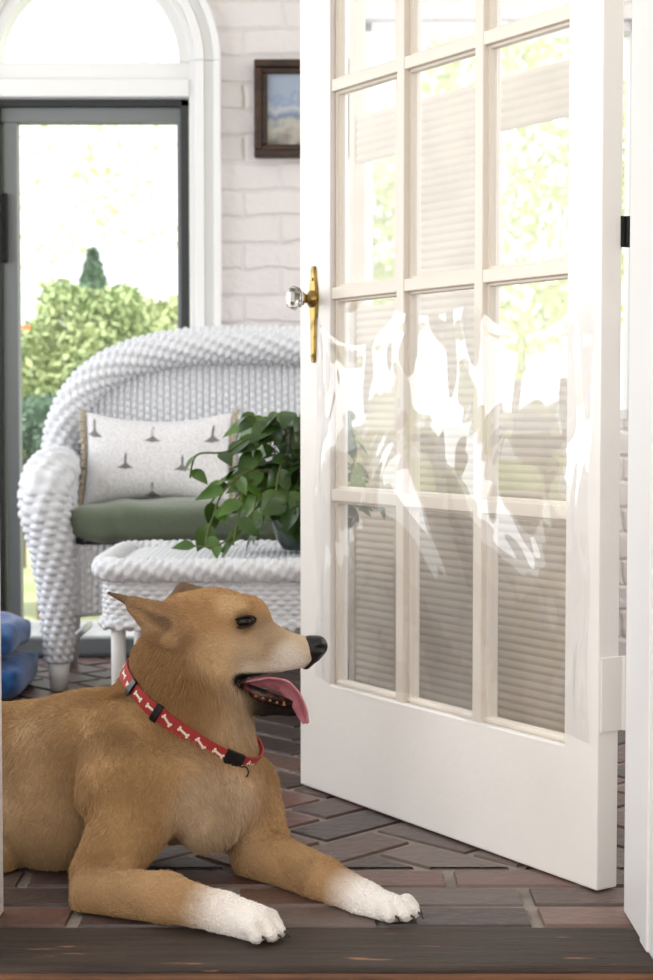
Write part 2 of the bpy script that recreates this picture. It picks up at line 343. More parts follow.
# ------------------------------------------------------------------ picture
pa=P(254,60,YB-.02); pb=P(353,158,YB-.02)
fr=thing('picture_frame',(pa[0],YB-.01,pb[2]),'small landscape painting in a dark brown wooden frame on the brick wall','picture')
def frame_ring(mb,x0,x1,z0,z1,w,y0,y1):
    mb.box(x0,x1,y0,y1,z1-w,z1); mb.box(x0,x1,y0,y1,z0,z0+w); mb.box(x0,x0+w,y0,y1,z0+w,z1-w); mb.box(x1-w,x1,y0,y1,z0+w,z1-w)
mb=MB(); frame_ring(mb,pa[0],pb[0],pb[2],pa[2],.022,YB-.035,YB-.004); frame_ring(mb,pa[0]+.02,pb[0]-.02,pb[2]+.02,pa[2]-.02,.018,YB-.024,YB-.004)
mb.build('moulding',M['fr_wood'],fr,bevel=.004)
MB().box(pa[0]+.03,pb[0]-.03,YB-.012,YB-.006,pb[2]+.03,pa[2]-.03).build('painting',M['painting'],fr)

# ------------------------------------------------------------------ the glazed door
H=Vector((.398,2.325,.002)); eu=Vector((-.5475,.8368,0)).normalized(); en=Vector((-eu.y,eu.x,0)); 
en=Vector((-.8368,-.5475,0)).normalized()
DM=Matrix(((eu.x,-en.x,0,H.x),(eu.y,-en.y,0,H.y),(0,0,1,H.z),(0,0,0,1)))   # local: u, depth (away from front), z
DW,DT,DH=.818,.040,2.13
def D(u,d,z): return DM@Vector((u,d,z))
door=thing('door_1',tuple(H),'white French door with fifteen small panes standing half open on the right','door',kind='structure')
us=[.074,.288,.501,.715]; zz=[.205,.554,.921,1.295,1.665,2.02]; mw=.011
mb=MB()
rg=[(0,0),(DW,0),(DW,DH),(0,DH)]; ri_=[(us[0],zz[0]),(us[3],zz[0]),(us[3],zz[5]),(us[0],zz[5])]
mb.add([D(u,d,z) for d in (0,DT) for (u,z) in rg+ri_],[(i,(i+1)%4,(i+1)%4+4,i+4) for i in range(4)]+[(i+8,i+12,(i+1)%4+12,(i+1)%4+8) for i in range(4)]+[(i,i+8,(i+1)%4+8,(i+1)%4) for i in range(4)]+[(i+4,(i+1)%4+4,(i+1)%4+12,i+12) for i in range(4)])
mb.build('frame',M['door'],door,bevel=.0025)
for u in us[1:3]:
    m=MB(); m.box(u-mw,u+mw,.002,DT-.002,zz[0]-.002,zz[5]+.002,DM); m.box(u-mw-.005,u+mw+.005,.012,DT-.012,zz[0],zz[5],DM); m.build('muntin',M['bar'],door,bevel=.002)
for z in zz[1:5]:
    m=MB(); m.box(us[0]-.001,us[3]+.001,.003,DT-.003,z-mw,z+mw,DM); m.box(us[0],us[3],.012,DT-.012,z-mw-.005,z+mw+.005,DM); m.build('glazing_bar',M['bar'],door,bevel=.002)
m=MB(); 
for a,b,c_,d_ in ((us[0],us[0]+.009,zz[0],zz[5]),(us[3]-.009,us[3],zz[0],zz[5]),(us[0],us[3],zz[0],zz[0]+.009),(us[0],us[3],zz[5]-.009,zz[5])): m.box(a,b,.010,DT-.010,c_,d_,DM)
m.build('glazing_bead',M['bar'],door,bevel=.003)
MB().box(us[0],us[3],.0165,.0195,zz[0],zz[5],DM).build('glass',M['doorglass'],door)
# knob set
kz=.914; ku=.768
m=MB(); prof=[(.797,.006),(.824,.009),(.86,.011),(.90,.015),(.914,.017),(.934,.015),(.949,.011),(.964,.009),(.974,.006)]
vs=[];n=len(prof)
for z,w in prof: vs+=[D(ku-w,0,z),D(ku-w*.6,-.005,z),D(ku+w*.6,-.005,z),D(ku+w,0,z)]
fs=[(4*i+k,4*i+k+1,4*i+k+5,4*i+k+4) for i in range(n-1) for k in range(3)]+[(0,1,2,3),(4*n-4,4*n-3,4*n-2,4*n-1)]+[(4*i,4*i+3,4*i+7,4*i+4) for i in range(n-1)]
m.add(vs,fs).build('escutcheon',M['brass'],door,bevel=.001)
ko=D(ku,-.003,kz); nd=-Vector((DM[0][1],DM[1][1],0))
MB().lathe([(.016,0),(.016,.004),(.009,.008),(.008,.016),(.010,.022),(.013,.024),(.013,.027),(.006,.028)],ko,nd).build('knob_shank',M['brass'],door,smooth=True)
MB().lathe([(.010,.027),(.018,.031),(.022,.037),(.022,.042),(.019,.049),(.012,.054),(.004,.055)],ko,nd,n=12).build('door_knob',M['crystal'],door)['label']='faceted clear glass knob'
MB().lathe([(.003,.0),(.003,.002)],D(ku,-.005,.95),nd,n=8).build('screw',M['brass'],door)
MB().lathe([(.003,.0),(.003,.002)],D(ku,-.005,.81),nd,n=8).build('screw',M['brass'],door)
# hinges (leaf on the door edge, barrel at the back corner)
for z0,z1,mt in ((.235,.345,'door'),(.945,.99,'black'),(1.75,1.86,'door')):
    m=MB(); m.box(-.003,.0005,.004 if mt!='black' else DT-.004,DT+.008,z0,z1,DM); m.tube([D(-.003,DT+.008,z0),D(-.003,DT+.008,z1)],.0045,12)
    hg=m.build('hinge',M[mt],door,bevel=.0008)
    if mt=='black': hg['label']='black metal middle hinge'
# loose plastic film tacked over the lower panes
def film():
    nu,nz=240,200; u=np.linspace(.012,.752,nu); t=np.linspace(0,1,nz); U,T=np.meshgrid(u,t)
    tacks=[.02,.28,.49,.735]
    zt=np.full(nu,.878)
    for a,b in zip(tacks[:-1],tacks[1:]):
        q=(u-a)/(b-a); k=(q>=0)&(q<=1); zt[k]=.878-.055*np.sin(PI*q[k])**.8*(1 if a!=.28 else .25)
    zb_=.215+.012*np.sin(u*17); Z=zb_[None]+(zt-zb_)[None]*T
    fold=(1-T)
    d=.007+.0045*np.sin(U*31+2.2*np.sin(Z*5+U*3))*np.clip(.35+T,0,1)+.003*np.sin(Z*23+4*np.sin(U*9))+.0025*np.sin(U*75+Z*12)*np.clip(T-.35,0,1)+.00022*np.sin(U*90+7*np.sin(Z*19))*np.sin(Z*51+5*np.sin(U*23))
    edge=np.exp(-((T-1)/.05)**2); d+= .006*edge
    d+= .006*np.exp(-((U-.03)/.012)**2)*(.6+.4*np.sin(Z*26)); d+= .006*np.exp(-((U-.715)/.01)**2)*(.6+.4*np.sin(Z*33+1))
    rs=np.random.default_rng(3)
    for _ in range(26):
        cu,cz=rs.uniform(.05,.72),rs.uniform(.28,.85); r=rs.uniform(.012,.035); d+= rs.uniform(.0,.004)*np.exp(-(((U-cu)/r)**2+((Z-cz)/(r*1.8))**2))
    d=np.clip(d,.003,.03)
    Vv=np.stack([DM[0][0]*U-DM[0][1]*d+DM[0][3],DM[1][0]*U-DM[1][1]*d+DM[1][3],Z+DM[2][3]],-1).reshape(-1,3)
    ii=np.arange(nz*nu).reshape(nz,nu); q=np.stack([ii[:-1,:-1],ii[:-1,1:],ii[1:,1:],ii[1:,:-1]],-1).reshape(-1,4)
    return npmesh('plastic_film',Vv,q,M['film'],door)
M['film']=glassmat('plastic_film',haze=.03,ior=1.7,rough=.03,gain=1.8)
film()['label']='clear crinkled plastic film tacked over the lower panes'

# ------------------------------------------------------------------ slatted screen behind the door
sa=np.array([.065,3.96]); sb=np.array([.545,3.25]); sd=(sb-sa); SL=float(np.hypot(*sd)); sd/=SL; snn=np.array([-sd[1],sd[0]])
if snn[1]<0: snn=-snn
SM=Matrix(((sd[0],snn[0],0,sa[0]),(sd[1],snn[1],0,sa[1]),(0,0,1,0),(0,0,0,1)))
scr=thing('slatted_screen',(sa[0],sa[1],0),'beige screen of fine horizontal slats with openings, seen through the door glass','screen')
def spix(px,py):                                    # u,z on the screen plane for a pixel
    d=P(px,py,1.0)-np.array([0,0,CAMZ]); k=float(np.dot(sa,snn)/np.dot(d[:2],snn)); p=d*k; return float(np.dot(p[:2]-sa,sd)), CAMZ+float(p[2])
def slats(name,u0,u1,z0,z1,label=None):
    m=MB(); n=max(1,int((z1-z0)/.0185)); h=(z1-z0)/n; vs=[];fs=[]
    for i in range(n):
        z=z0+i*h
        for zz_,dd in ((z,.0045),(z+h*.25,.0015),(z+h*.5,0),(z+h*.8,.0015)): vs+=[SM@Vector((u0,dd,zz_)),SM@Vector((u1,dd,zz_))]
    vs+=[SM@Vector((u0,.006,z1)),SM@Vector((u1,.006,z1))]
    for i in range(len(vs)//2-1): fs.append((2*i,2*i+1,2*i+3,2*i+2))
    m.add(vs,fs); m.box(u0,u1,.006,.012,z0,z1,SM)
    o=m.build(name,M['screen'],scr,fixn=False)
    if label:o['label']=label
    return o
uA=spix(398,400)[0]; uB=spix(486,400)[0]
hz=spix(450,90)[1]; hz0=spix(450,142)[1]; lz=spix(450,372)[1]; tz=1.8
slats('slat_panel',0,uA-.012,.0,spix(370,305)[1]); slats('slat_panel',uA+.012,uB-.012,0,hz0); slats('slat_panel',uB+.012,SL,0,spix(540,378)[1])
slats('valance_panel',0,SL,hz0,hz)
m=MB(); 
for u in (0,uA,uB,SL): m.box(u-.012,u+.012,-.004,.03,0,2.0,SM)
m.box(0,SL,-.003,.028,2.0,2.03,SM)
m.build('post',M['screen'],scr,bevel=.003)

# ------------------------------------------------------------------ woven wicker
def wtube(name,path,rad,parent,n_st=14,cell=.03,flat=1.0,amp=.009,mat_=None,sub=6,twist=0.,capends=True):
    """woven round over stakes; displacement of a real basket weave"""
    path=np.array(path,dtype=float); seg=np.r_[0,np.cumsum(np.linalg.norm(np.diff(path,axis=0),axis=1))]; Lt=seg[-1]
    nr=max(4,int(round(Lt/cell))); nu=nr*sub+1; uu=np.linspace(0,Lt,nu)
    C=np.stack([np.interp(uu,seg,path[:,k]) for k in range(3)],-1)
    ker=np.ones(7)/7; 
    for k in range(3):
        pad=np.r_[[C[0,k]]*3,C[:,k],[C[-1,k]]*3]; sm=np.convolve(pad,ker,'valid'); C[1:-1,k]=sm[1:-1]
    rad=np.interp(uu,seg,rad) if hasattr(rad,'__len__') else np.full(nu,rad)
    T=np.gradient(C,axis=0); T/=np.linalg.norm(T,axis=1)[:,None]
    N=np.zeros_like(C); n0=np.array([0,1,0.]) if abs(T[0,1])<.9 else np.array([0,0,1.]); 
    for i in range(nu):
        n0=n0-T[i]*n0.dot(T[i]); n0/=np.linalg.norm(n0); N[i]=n0
    B=np.cross(T,N); nv=n_st*sub; th=np.linspace(0,2*PI,nv,endpoint=False)
    U,Vv=np.meshgrid(np.arange(nu)/sub,np.arange(nv)/sub,indexing='ij')
    Vt=Vv+twist*U; row=np.floor(U); par=np.mod(row,2)
    over=np.sin(PI*(Vt+par)); ribbon=np.abs(np.sin(PI*np.mod(U,1)))**.5
    h=ribbon*(.45+.55*over)
    rr=rad[:,None]+amp*(h-.5)
    Vx=C[:,None]+N[:,None]*(rr*np.cos(th))[...,None]*flat+B[:,None]*(rr*np.sin(th))[...,None]
    ii=np.arange(nu*nv).reshape(nu,nv); jj=np.roll(ii,-1,axis=1)
    q=np.stack([ii[:-1],ii[1:],jj[1:],jj[:-1]],-1).reshape(-1,4); V=Vx.reshape(-1,3)
    if capends:
        c0,c1=len(V),len(V)+1; V=np.vstack([V,C[:1],C[-1:]]); 
        f0=np.stack([ii[0],jj[0],np.full(nv,c0),np.full(nv,c0)],-1)
        f1=np.stack([jj[-1],ii[-1],np.full(nv,c1),np.full(nv,c1)],-1)
        # close caps with narrow quads (split centre)
        V=np.vstack([V,C[:1]+1e-5,C[-1:]+1e-5]); f0[:,3]=c0; f1[:,3]=c1
        me_f=[tuple(r) for r in q]+[tuple(r[:3]) for r in f0]+[tuple(r[:3]) for r in f1]
        me=bpy.data.meshes.new(name); me.from_pydata(V.tolist(),[],me_f); me.update(); me.polygons.foreach_set('use_smooth',[True]*len(me.polygons)); me.materials.append(mat_ or M['wicker'])
        o=bpy.data.objects.new(name,me); COL.objects.link(o); o.parent=parent; o.matrix_parent_inverse=Matrix.Translation(-parent.location); return o
    return npmesh(name,V,q,mat_ or M['wicker'],parent)
def wsheet(name,fn,nu,nv,parent,weave='rib',su=6,sv=4,amp=.005,thick=.012,mask=None):
    """woven sheet: fn(a,b)->(point, normal); a across stakes (nu), b up (nv rows)"""
    a=np.linspace(0,1,nu*su+1); b=np.linspace(0,1,nv*sv+1); A,Bm=np.meshgrid(a,b,indexing='ij'); Pt,Nm=fn(A,Bm)
    ua=A*nu; vb=Bm*nv
    if weave=='rib': h=np.abs(np.sin(PI*ua))**.6+.22*np.sin(PI*vb*1.0)*np.sin(PI*(ua))
    else:
        par=np.mod(np.floor(vb),2); h=np.abs(np.sin(PI*np.mod(vb,1)))**.5*(.45+.55*np.sin(PI*(ua+par)))
    V=Pt+Nm*(amp*h)[...,None]; n1,n2=A.shape; ii=np.arange(n1*n2).reshape(n1,n2)
    q=np.stack([ii[:-1,:-1],ii[1:,:-1],ii[1:,1:],ii[:-1,1:]],-1)
    if mask is not None: q=q[mask(A,Bm)[:-1,:-1]]
    q=q.reshape(-1,4)
    Vb=Pt-Nm*thick; qb=q[:,::-1]+n1*n2
    return npmesh(name,np.vstack([V.reshape(-1,3),Vb.reshape(-1,3)]),np.vstack([q,qb]),M['wicker'],parent)

# ------------------------------------------------------------------ wicker loveseat
CX=-.215; HWB=.503                    # centre of seat and half width to the arms' centre
ls=thing('wicker_loveseat',(CX,4.2,0),'white wicker loveseat with a rounded woven back, left of the open door','sofa')
YF=4.06; YK=4.42
def arch_pt(a):                      # a in 0..1 left to right
    t=PI*(1-a); c,s_=math.cos(t),math.sin(t)
    return CX+ (.525)*math.copysign(abs(c)**.72,c), .50+(.395)*abs(s_)**.66
path=[(CX-.525,YK-.02,.30)]+[(arch_pt(a)[0],YK+.02*math.sin(PI*a),arch_pt(a)[1]) for a in np.linspace(0,1,60)]+[(CX+.525,YK-.02,.30)]
path=[p for p in path]
wtube('back_roll',path,.052,ls,n_st=20,cell=.019,twist=.5,amp=.0075)
def backfn(A,Bm):
    x=CX+(A-.5)*2*.51; q=np.clip(np.abs((x-CX)/.525),0,.9999); s_=(1-q**(2/.72))**.5; top=.50+.395*s_**.66
    z=.26+(top-.26)*Bm; y=YK+.01+.03*(1-(2*A-1)**2)-.0*z
    return np.stack([x,y,z],-1), np.stack([0*x,-1+0*x,0*x],-1)
wsheet('back_panel',backfn,56,60,ls,'rib',amp=.010)
for sgn in (-1,1):
    axx=CX+sgn*HWB
    # arm: from the back forward, rolls over and runs down as the front leg
    pth=[(axx,YK-.02,.555),(axx,4.30,.56),(axx,4.18,.555),(axx,YF+.06,.54),(axx,YF+.02,.505),(axx-sgn*.005,YF+.005,.45),(axx-sgn*.02,YF,.37),(axx-sgn*.03,YF,.26),(axx-sgn*.035,YF,.12),(axx-sgn*.035,YF,.07)]
    rd=[.05,.056,.062,.066,.070,.068,.060,.050,.040,.034]
    wtube('arm',pth,rd,ls,n_st=18,cell=.019,amp=.0075,twist=.5)
    MB().tube([(axx-sgn*.035,YF,.09),(axx-sgn*.035,YF,.0)],[.030,.022],14).build('foot',M['trim'],ls,smooth=True)['label']='smooth white wooden foot'
    MB().tube([(axx-sgn*.02,YK,.32),(axx,YK+.03,.0)],[.028,.022],12).build('leg',M['wicker'],ls,smooth=True)
    def armfn(A,Bm,axx=axx,sgn=sgn):
        y=YF+.03+(YK-YF-.05)*A; z=.24+.32*Bm; x=np.full_like(y,axx-sgn*.045)
        return np.stack([x,y,z],-1),np.stack([np.full_like(x,-sgn),0*x,0*x],-1)
    wsheet('arm_panel',armfn,16,26,ls,'rib',amp=.008)
def skirt(A,Bm):
    x=CX-HWB+.05+(2*HWB-.1)*A; z0=.19+.03*np.sin(PI*A); z=z0+(.37-z0)*Bm; y=np.full_like(x,YF+.015)
    return np.stack([x,y,z],-1),np.stack([0*x,-1+0*x,0*x],-1)
wsheet('seat_skirt',skirt,52,16,ls,'rib',amp=.008)
MB().box(CX-HWB+.03,CX+HWB-.03,YF+.02,YK,.33,.355).build('seat',M['wicker'],ls)
m=MB(); m.tube([(CX-HWB+.04,YF+.02,.19),(CX,YF+.02,.225),(CX+HWB-.04,YF+.02,.19)],.009,8); m.tube([(CX-HWB+.06,YF+.06,.12),(CX-HWB+.06,YK,.12)],.010,8); m.tube([(CX+HWB-.06,YF+.06,.12),(CX+HWB-.06,YK,.12)],.010,8)
m.build('stretcher',M['trim'],ls,smooth=True)

# seat cushion (superellipsoid box)
def soft(cx,cy,cz,hx,hy,hz_,e1=.25,e2=.35,nu=96,nv=48):
    u=np.linspace(-PI,PI,nu,endpoint=False); v=np.linspace(-PI/2,PI/2,nv); U,Vv=np.meshgrid(u,v,indexing='ij')
    f=lambda w,e: np.sign(w)*np.abs(w)**e
    x=f(np.cos(Vv),e2)*f(np.cos(U),e1); y=f(np.cos(Vv),e2)*f(np.sin(U),e1); z=f(np.sin(Vv),e2)
    return x*hx+cx,y*hy+cy,z*hz_+cz,U,Vv
def grid_obj(name,x,y,z,mt,parent=None,wrap=True):
    n1,n2=x.shape; ii=np.arange(n1*n2).reshape(n1,n2); jj=np.roll(ii,-1,axis=0) if wrap else None
    if wrap: q=np.stack([ii[:,:-1],jj[:,:-1],jj[:,1:],ii[:,1:]],-1).reshape(-1,4)
    else: q=np.stack([ii[:-1,:-1],ii[1:,:-1],ii[1:,1:],ii[:-1,1:]],-1).reshape(-1,4)
    return npmesh(name,np.stack([x,y,z],-1),q,mt,parent)
x,y,z,U,Vv=soft(CX,4.205,.424,.452,.17,.056,.16,.5,220,50)
z=z+.003*np.sin(x*34+y*9+2*np.sin(x*11)); y=y+.005*np.sin(x*41+3*np.sin(x*13)+z*30)*(y<4.1)
sc_=grid_obj('seat_cushion',x,y,z,M['green']); tag(sc_,'long sage green seat cushion on the wicker loveseat','cushion')

# pheasant pillow leaning on the back
PLc=np.array([-.455,4.30,.580]); 
def pillow_pt(a,b,side):          # a,b in -1..1
    k=(1-abs(a)**2.6)*(1-abs(b)**2.6); th=.062*max(k,0)**.5
    x=a*.205*(1-.05*(1-b*b)); zt=b*.137*(1-.22*(1-a*a))
    lean=R(16); yy=side*-th
    return np.array([PLc[0]+x, PLc[1]+yy*math.cos(lean)+ (zt+.1)*math.sin(lean), PLc[2]+zt*math.cos(lean)-yy*math.sin(lean)*-1*0+.0])
pl=thing('throw_pillow',tuple(PLc-np.array([0,0,.12])),'white lumbar pillow printed with small grey birds, tan fringe at its ends','pillow')
mb=MB(); n=36
for side in (1,-1):
    vs=[pillow_pt(-1+2*i/n,-1+2*j/n,side) for i in range(n+1) for j in range(n+1)]
    mb.add(vs,[(i*(n+1)+j,(i+1)*(n+1)+j,(i+1)*(n+1)+j+1,i*(n+1)+j+1) for i in range(n) for j in range(n)])
mb.build('cover',M['pillow'],pl,smooth=True)
for sg in (-1,1):
    mb=MB()
    for i in range(46):
        b=-1+2*i/45; p=pillow_pt(sg*.99,b,1); q=p+np.array([sg*random.uniform(.012,.022),random.uniform(-.012,.004),random.uniform(-.008,.006)])
        mb.tube([p,(p+q)/2+np.array([0,-.003,0]),q],[.004,.005,.002],5)
    mb.build('fringe',M['fringe'],pl,smooth=True)['label']='tan brush fringe'
def bird(ca,cb,sc2=1,flip=1):
    pts=[(-.085,-.03),(-.04,-.01),(-.012,.02),(-.012,.10),(-.002,.16),(.012,.13),(.010,.03),(.035,-.005),(.085,-.045),(.03,-.045),(0,-.055),(-.03,-.045)]
    pts=[(ca+flip*x*1.7*sc2,cb+z*2.4*sc2) for x,z in pts]
    c=(sum(p[0] for p in pts)/12,cb-.02); mb=MB(); V=[pillow_pt(max(-.99,min(.99,p[0])),max(-.99,min(.99,p[1])),1)+np.array([0,-.0015,0]) for p in [c]+pts]
    mb.add(V,[(0,i+1,(i+1)%12+1) for i in range(12)]); mb.build('bird_print',M['print'],pl,fixn=True)
for a,b,f in ((-.42,-.1,1),(.36,-.15,-1),(-.06,.58,1),(-.86,.6,1),(.75,.5,1),(-.05,-.85,1)): bird(a,b,.8,f)

# ------------------------------------------------------------------ wicker side table
tb=thing('wicker_table',(-.2,3.6,0),'low white wicker table holding the potted plant, behind the dog','table')
TX0,TX1,TY0,TY1,TZ=-.475,.03,3.33,3.80,.40
def rrect(t,x0,x1,y0,y1,r=.05):     # perimeter point for t in 0..1 (superellipse)
    th=2*PI*t; c,s_=np.cos(th),np.sin(th); e=.22
    return (x0+x1)/2+(x1-x0)/2*np.sign(c)*np.abs(c)**e,(y0+y1)/2+(y1-y0)/2*np.sign(s_)*np.abs(s_)**e
def topfn(A,Bm):
    x=TX0+.02+(TX1-TX0-.04)*A; y=TY0+.02+(TY1-TY0-.04)*Bm; z=TZ-.006-.03*((2*A-1)**10+(2*Bm-1)**10)*.5
    return np.stack([x,y,z],-1),np.stack([0*x,0*x,1+0*x],-1)
wsheet('table_top',topfn,38,30,tb,'weave',amp=.0035,su=6,sv=6)
per=[]
for t in np.linspace(0,1,160):
    x_,y_=rrect(t,TX0,TX1,TY0,TY1); per.append((x_,y_))
def resamp(pp,n):
    pp=np.array(pp); sg=np.r_[0,np.cumsum(np.linalg.norm(np.diff(pp,axis=0),axis=1))]; q=np.linspace(0,sg[-1],n); return np.stack([np.interp(q,sg,pp[:,k]) for k in range(pp.shape[1])],-1)
perr=resamp(per,400)
wtube('table_rim',[(p[0],p[1],TZ-.022) for p in resamp(per,200)],.026,tb,n_st=10,cell=.016,amp=.004,twist=.5,capends=False)
def apfn(A,Bm):
    idx=A*399; x=np.interp(idx,np.arange(400),perr[:,0]); y=np.interp(idx,np.arange(400),perr[:,1])
    nx=x-(TX0+TX1)/2; ny=y-(TY0+TY1)/2; nx=np.sign(nx)*np.abs(nx/.25)**6; ny=np.sign(ny)*np.abs(ny/.235)**6; l=np.sqrt(nx**2+ny**2)+1e-6; nx/=l; ny/=l
    z=.262+(.385-.262)*Bm
    return np.stack([x,y,z],-1),np.stack([nx,ny,0*x],-1)
wsheet('apron',apfn,130,12,tb,'weave',amp=.005,su=4,sv=6)
wtube('apron_rim',[(p[0],p[1],.262) for p in resamp(per,200)],.012,tb,n_st=6,cell=.02,amp=.006,capends=False)
for x_,y_ in ((TX0+.035,TY0+.035),(TX1-.035,TY0+.035),(TX0+.035,TY1-.035),(TX1-.035,TY1-.035)):
    MB().tube([(x_,y_,.36),(x_,y_,.0)],[.016,.015],14).build('leg',M['trim'],tb,smooth=True)

# ------------------------------------------------------------------ potted vine
pc=P(303,540,3.55); pot=thing('potted_vine',(pc[0],pc[1],TZ),'leafy green trailing plant in a dark glazed pot on the wicker table','potted plant')
MB().lathe([(.045,.0),(.058,.02),(.074,.07),(.082,.11),(.086,.125),(.08,.128),(.074,.115),(.03,.11)],(pc[0],pc[1],TZ+.004),(0,0,1),32).build('pot',M['pot'],pot,smooth=True)
LV=MB(); VN=MB()
def leaf(p,d,size,roll=0):
    d=Vector(d).normalized(); up=Vector((0,-.5,1)); sd_=d.cross(up)
    if sd_.length<.1: sd_=Vector((1,0,0))
    sd_.normalize(); n=sd_.cross(d).normalized(); q=Matrix.Rotation(roll,3,d); sd_=q@sd_; n=q@n
    p=Vector(p); prof=[(0,.02),(.12,.30),(.3,.46),(.5,.44),(.72,.28),(.88,.12),(1,.0)]
    vs=[]
    for t,w in prof:
        c=p+d*size*t+n*(-.22*size*t*t); vs+=[c+sd_*w*size*.66+n*size*.14*w,c,c-sd_*w*size*.66+n*size*.14*w]
    fs=[]
    for i in range(6): fs+=[(3*i,3*i+1,3*i+4,3*i+3),(3*i+1,3*i+2,3*i+5,3*i+4)]
    LV.add(vs,fs)
pr=random.Random(5); base=Vector((pc[0],pc[1],TZ+.12))
def vine(pts,n,ls_=.055,r=.0022):
    pts=[Vector(p) for p in pts]; L_=[]
    for i in range(len(pts)-1):
        for k in range(8):
            t=k/8; p0=pts[max(i-1,0)];p1=pts[i];p2=pts[i+1];p3=pts[min(i+2,len(pts)-1)]
            L_.append(.5*((2*p1)+(p2-p0)*t+(2*p0-5*p1+4*p2-p3)*t*t+(3*p1-p0-3*p2+p3)*t**3))
    L_.append(pts[-1]); VN.tube(L_,r,6)
    for k in range(n):
        i=int((k+.8)/n*(len(L_)-2)); p=L_[i]; d=(L_[i+1]-L_[i]).normalized(); side=(-1)**k
        dd=(d*.5+Vector((side*.7+pr.uniform(-.3,.3),pr.uniform(-.7,.1),pr.uniform(-.9,.25)))).normalized()
        leaf(p,dd,ls_*pr.uniform(.75,1.25),pr.uniform(-.7,.7))
def pp(px,py,Y): return tuple(P(px,py,Y))
vine([base,pp(262,440,3.5),pp(225,452,3.45),pp(197,455,3.42),pp(190,478,3.42)],5,.062)
vine([base,pp(262,490,3.45),pp(250,520,3.40),pp(218,545,3.36),pp(185,545,3.38)],6,.05)
vine([base,pp(258,470,3.45),pp(225,490,3.42),pp(212,520,3.4),pp(205,543,3.38)],7,.055)
vine([base,pp(280,450,3.5),pp(256,420,3.5),pp(247,415,3.48)],4,.062)
vine([base,pp(285,430,3.5),pp(272,425,3.48)],3,.055)
vine([base,pp(250,480,3.45),pp(240,510,3.4),pp(233,545,3.36)],6,.055)
vine([base,pp(268,500,3.42),pp(262,525,3.38)],4,.05)
for _ in range(36):
    a=pr.uniform(0,2*PI); el=pr.uniform(.0,1.25); L0=pr.uniform(.08,.17)
    d=Vector((math.cos(a)*math.cos(el),math.sin(a)*math.cos(el)*.8,math.sin(el)))
    e=base+d*L0; f_=e+Vector((d.x*.06,d.y*.06,-pr.uniform(.0,.09)))
    vine([base,base+d*L0*.5+Vector((0,0,.02)),e,f_],pr.randint(4,6),.058)
for _ in range(130):
    a=pr.uniform(0,2*PI); r_=pr.uniform(.02,.125); p=base+Vector((math.cos(a)*r_,math.sin(a)*r_*.8,pr.uniform(-.06,.19)))
    leaf(p,(math.cos(a),math.sin(a)-.4,pr.uniform(-1.4,.2)),pr.uniform(.055,.085),pr.uniform(-.8,.8))
VN.build('vine',M['vine'],pot,smooth=True); LV.build('foliage',M['leaf'],pot,smooth=True,fixn=False)

# ------------------------------------------------------------------ blue cushions at the left
for i,(y0,lab,dx) in enumerate(((.0,'bright blue folded cushion on the floor, lower of the two by the left jamb',0),(.096,'bright blue folded cushion, upper of the two by the left jamb',-.018))):
    x,y,z,U,Vv=soft(-.905+dx,4.03,.05+y0,.155,.17,.047-.06*y0,.3,.5,120,40)
    z=z+.006*np.sin(x*60+2*np.sin(y*20)); z=np.maximum(z,.002)
    o=grid_obj('blue_cushion',x,y,z,M['blue']); tag(o,lab,'cushion','blue cushions by the left jamb')

# ------------------------------------------------------------------ DOG : implicit surface
prims=[]  # (a, b, ra, rb, k, colour tag, hair length)
def cap(a,b,ra,rb,k=.03,c='tan',h=.012): prims.append((np.array(a),np.array(b),ra,rb,k,c,h))
q=P
# trunk (a->b: towards the tail)
cap(q(202,785,2.46),q(95,770,2.53),.090,.120,.03,'body',.013)
cap(q(95,770,2.53),q(-40,765,2.64),.120,.098,.04,'body',.012)
cap(q(-40,765,2.64),q(-130,790,2.70),.100,.090,.04,'body',.012)
cap(q(62,765,2.50),q(56,815,2.475),.090,.086,.02,'flank',.011)
cap(q(-60,800,2.56),q(-10,870,2.46),.085,.045,.03,'body',.011)    # near thigh
cap(q(-10,873,2.44),q(-60,885,2.42),.030,.028,.02,'body',.008)
cap(q(-120,800,2.80),q(-60,830,2.85),.08,.05,.03,'body',.011)
cap(q(-140,800,2.72),q(-190,840,2.70),.035,.022,.03,'body',.02)   # tail
cap(q(-190,840,2.70),q(-240,855,2.55),.022,.014,.02,'body',.02)
# shoulder and near foreleg
cap(q(122,735,2.43),q(126,788,2.375),.058,.074,.016,'body',.013)
cap(q(146,795,2.37),q(104,870,2.295),.066,.046,.014,'body',.012)
cap(q(104,880,2.285),q(100,897,2.26),.044,.036,.015,'body',.010)
cap(q(98,893,2.255),q(165,898,2.19),.038,.034,.015,'leg',.008)
cap(q(165,898,2.19),q(222,912,2.145),.034,.026,.012,'leg',.007)
cap(q(222,912,2.145),q(256,924,2.118),.026,.026,.010,'paw',.005)
# forechest
cap(q(210,752,2.45),q(222,800,2.42),.050,.060,.035,'chest',.018)
cap(q(180,785,2.39),q(205,822,2.38),.058,.040,.03,'chest',.016)
# far foreleg
cap(q(240,790,2.50),q(262,850,2.44),.060,.045,.03,'body',.012)
cap(q(262,856,2.42),q(322,880,2.32),.043,.034,.015,'leg',.009)
cap(q(322,882,2.31),q(366,900,2.235),.032,.025,.012,'leg',.007)
cap(q(366,902,2.235),q(392,911,2.205),.025,.024,.010,'paw',.005)
# neck (a: head end)
cap(q(188,655,2.48),q(190,700,2.48),.064,.078,.03,'neck',.018)
cap(q(190,700,2.48),q(186,768,2.47),.074,.084,.035,'neck',.020)
cap(q(160,668,2.50),q(140,735,2.50),.045,.070,.04,'neck',.016)
cap(q(218,694,2.47),q(216,735,2.46),.050,.050,.03,'throat',.018)
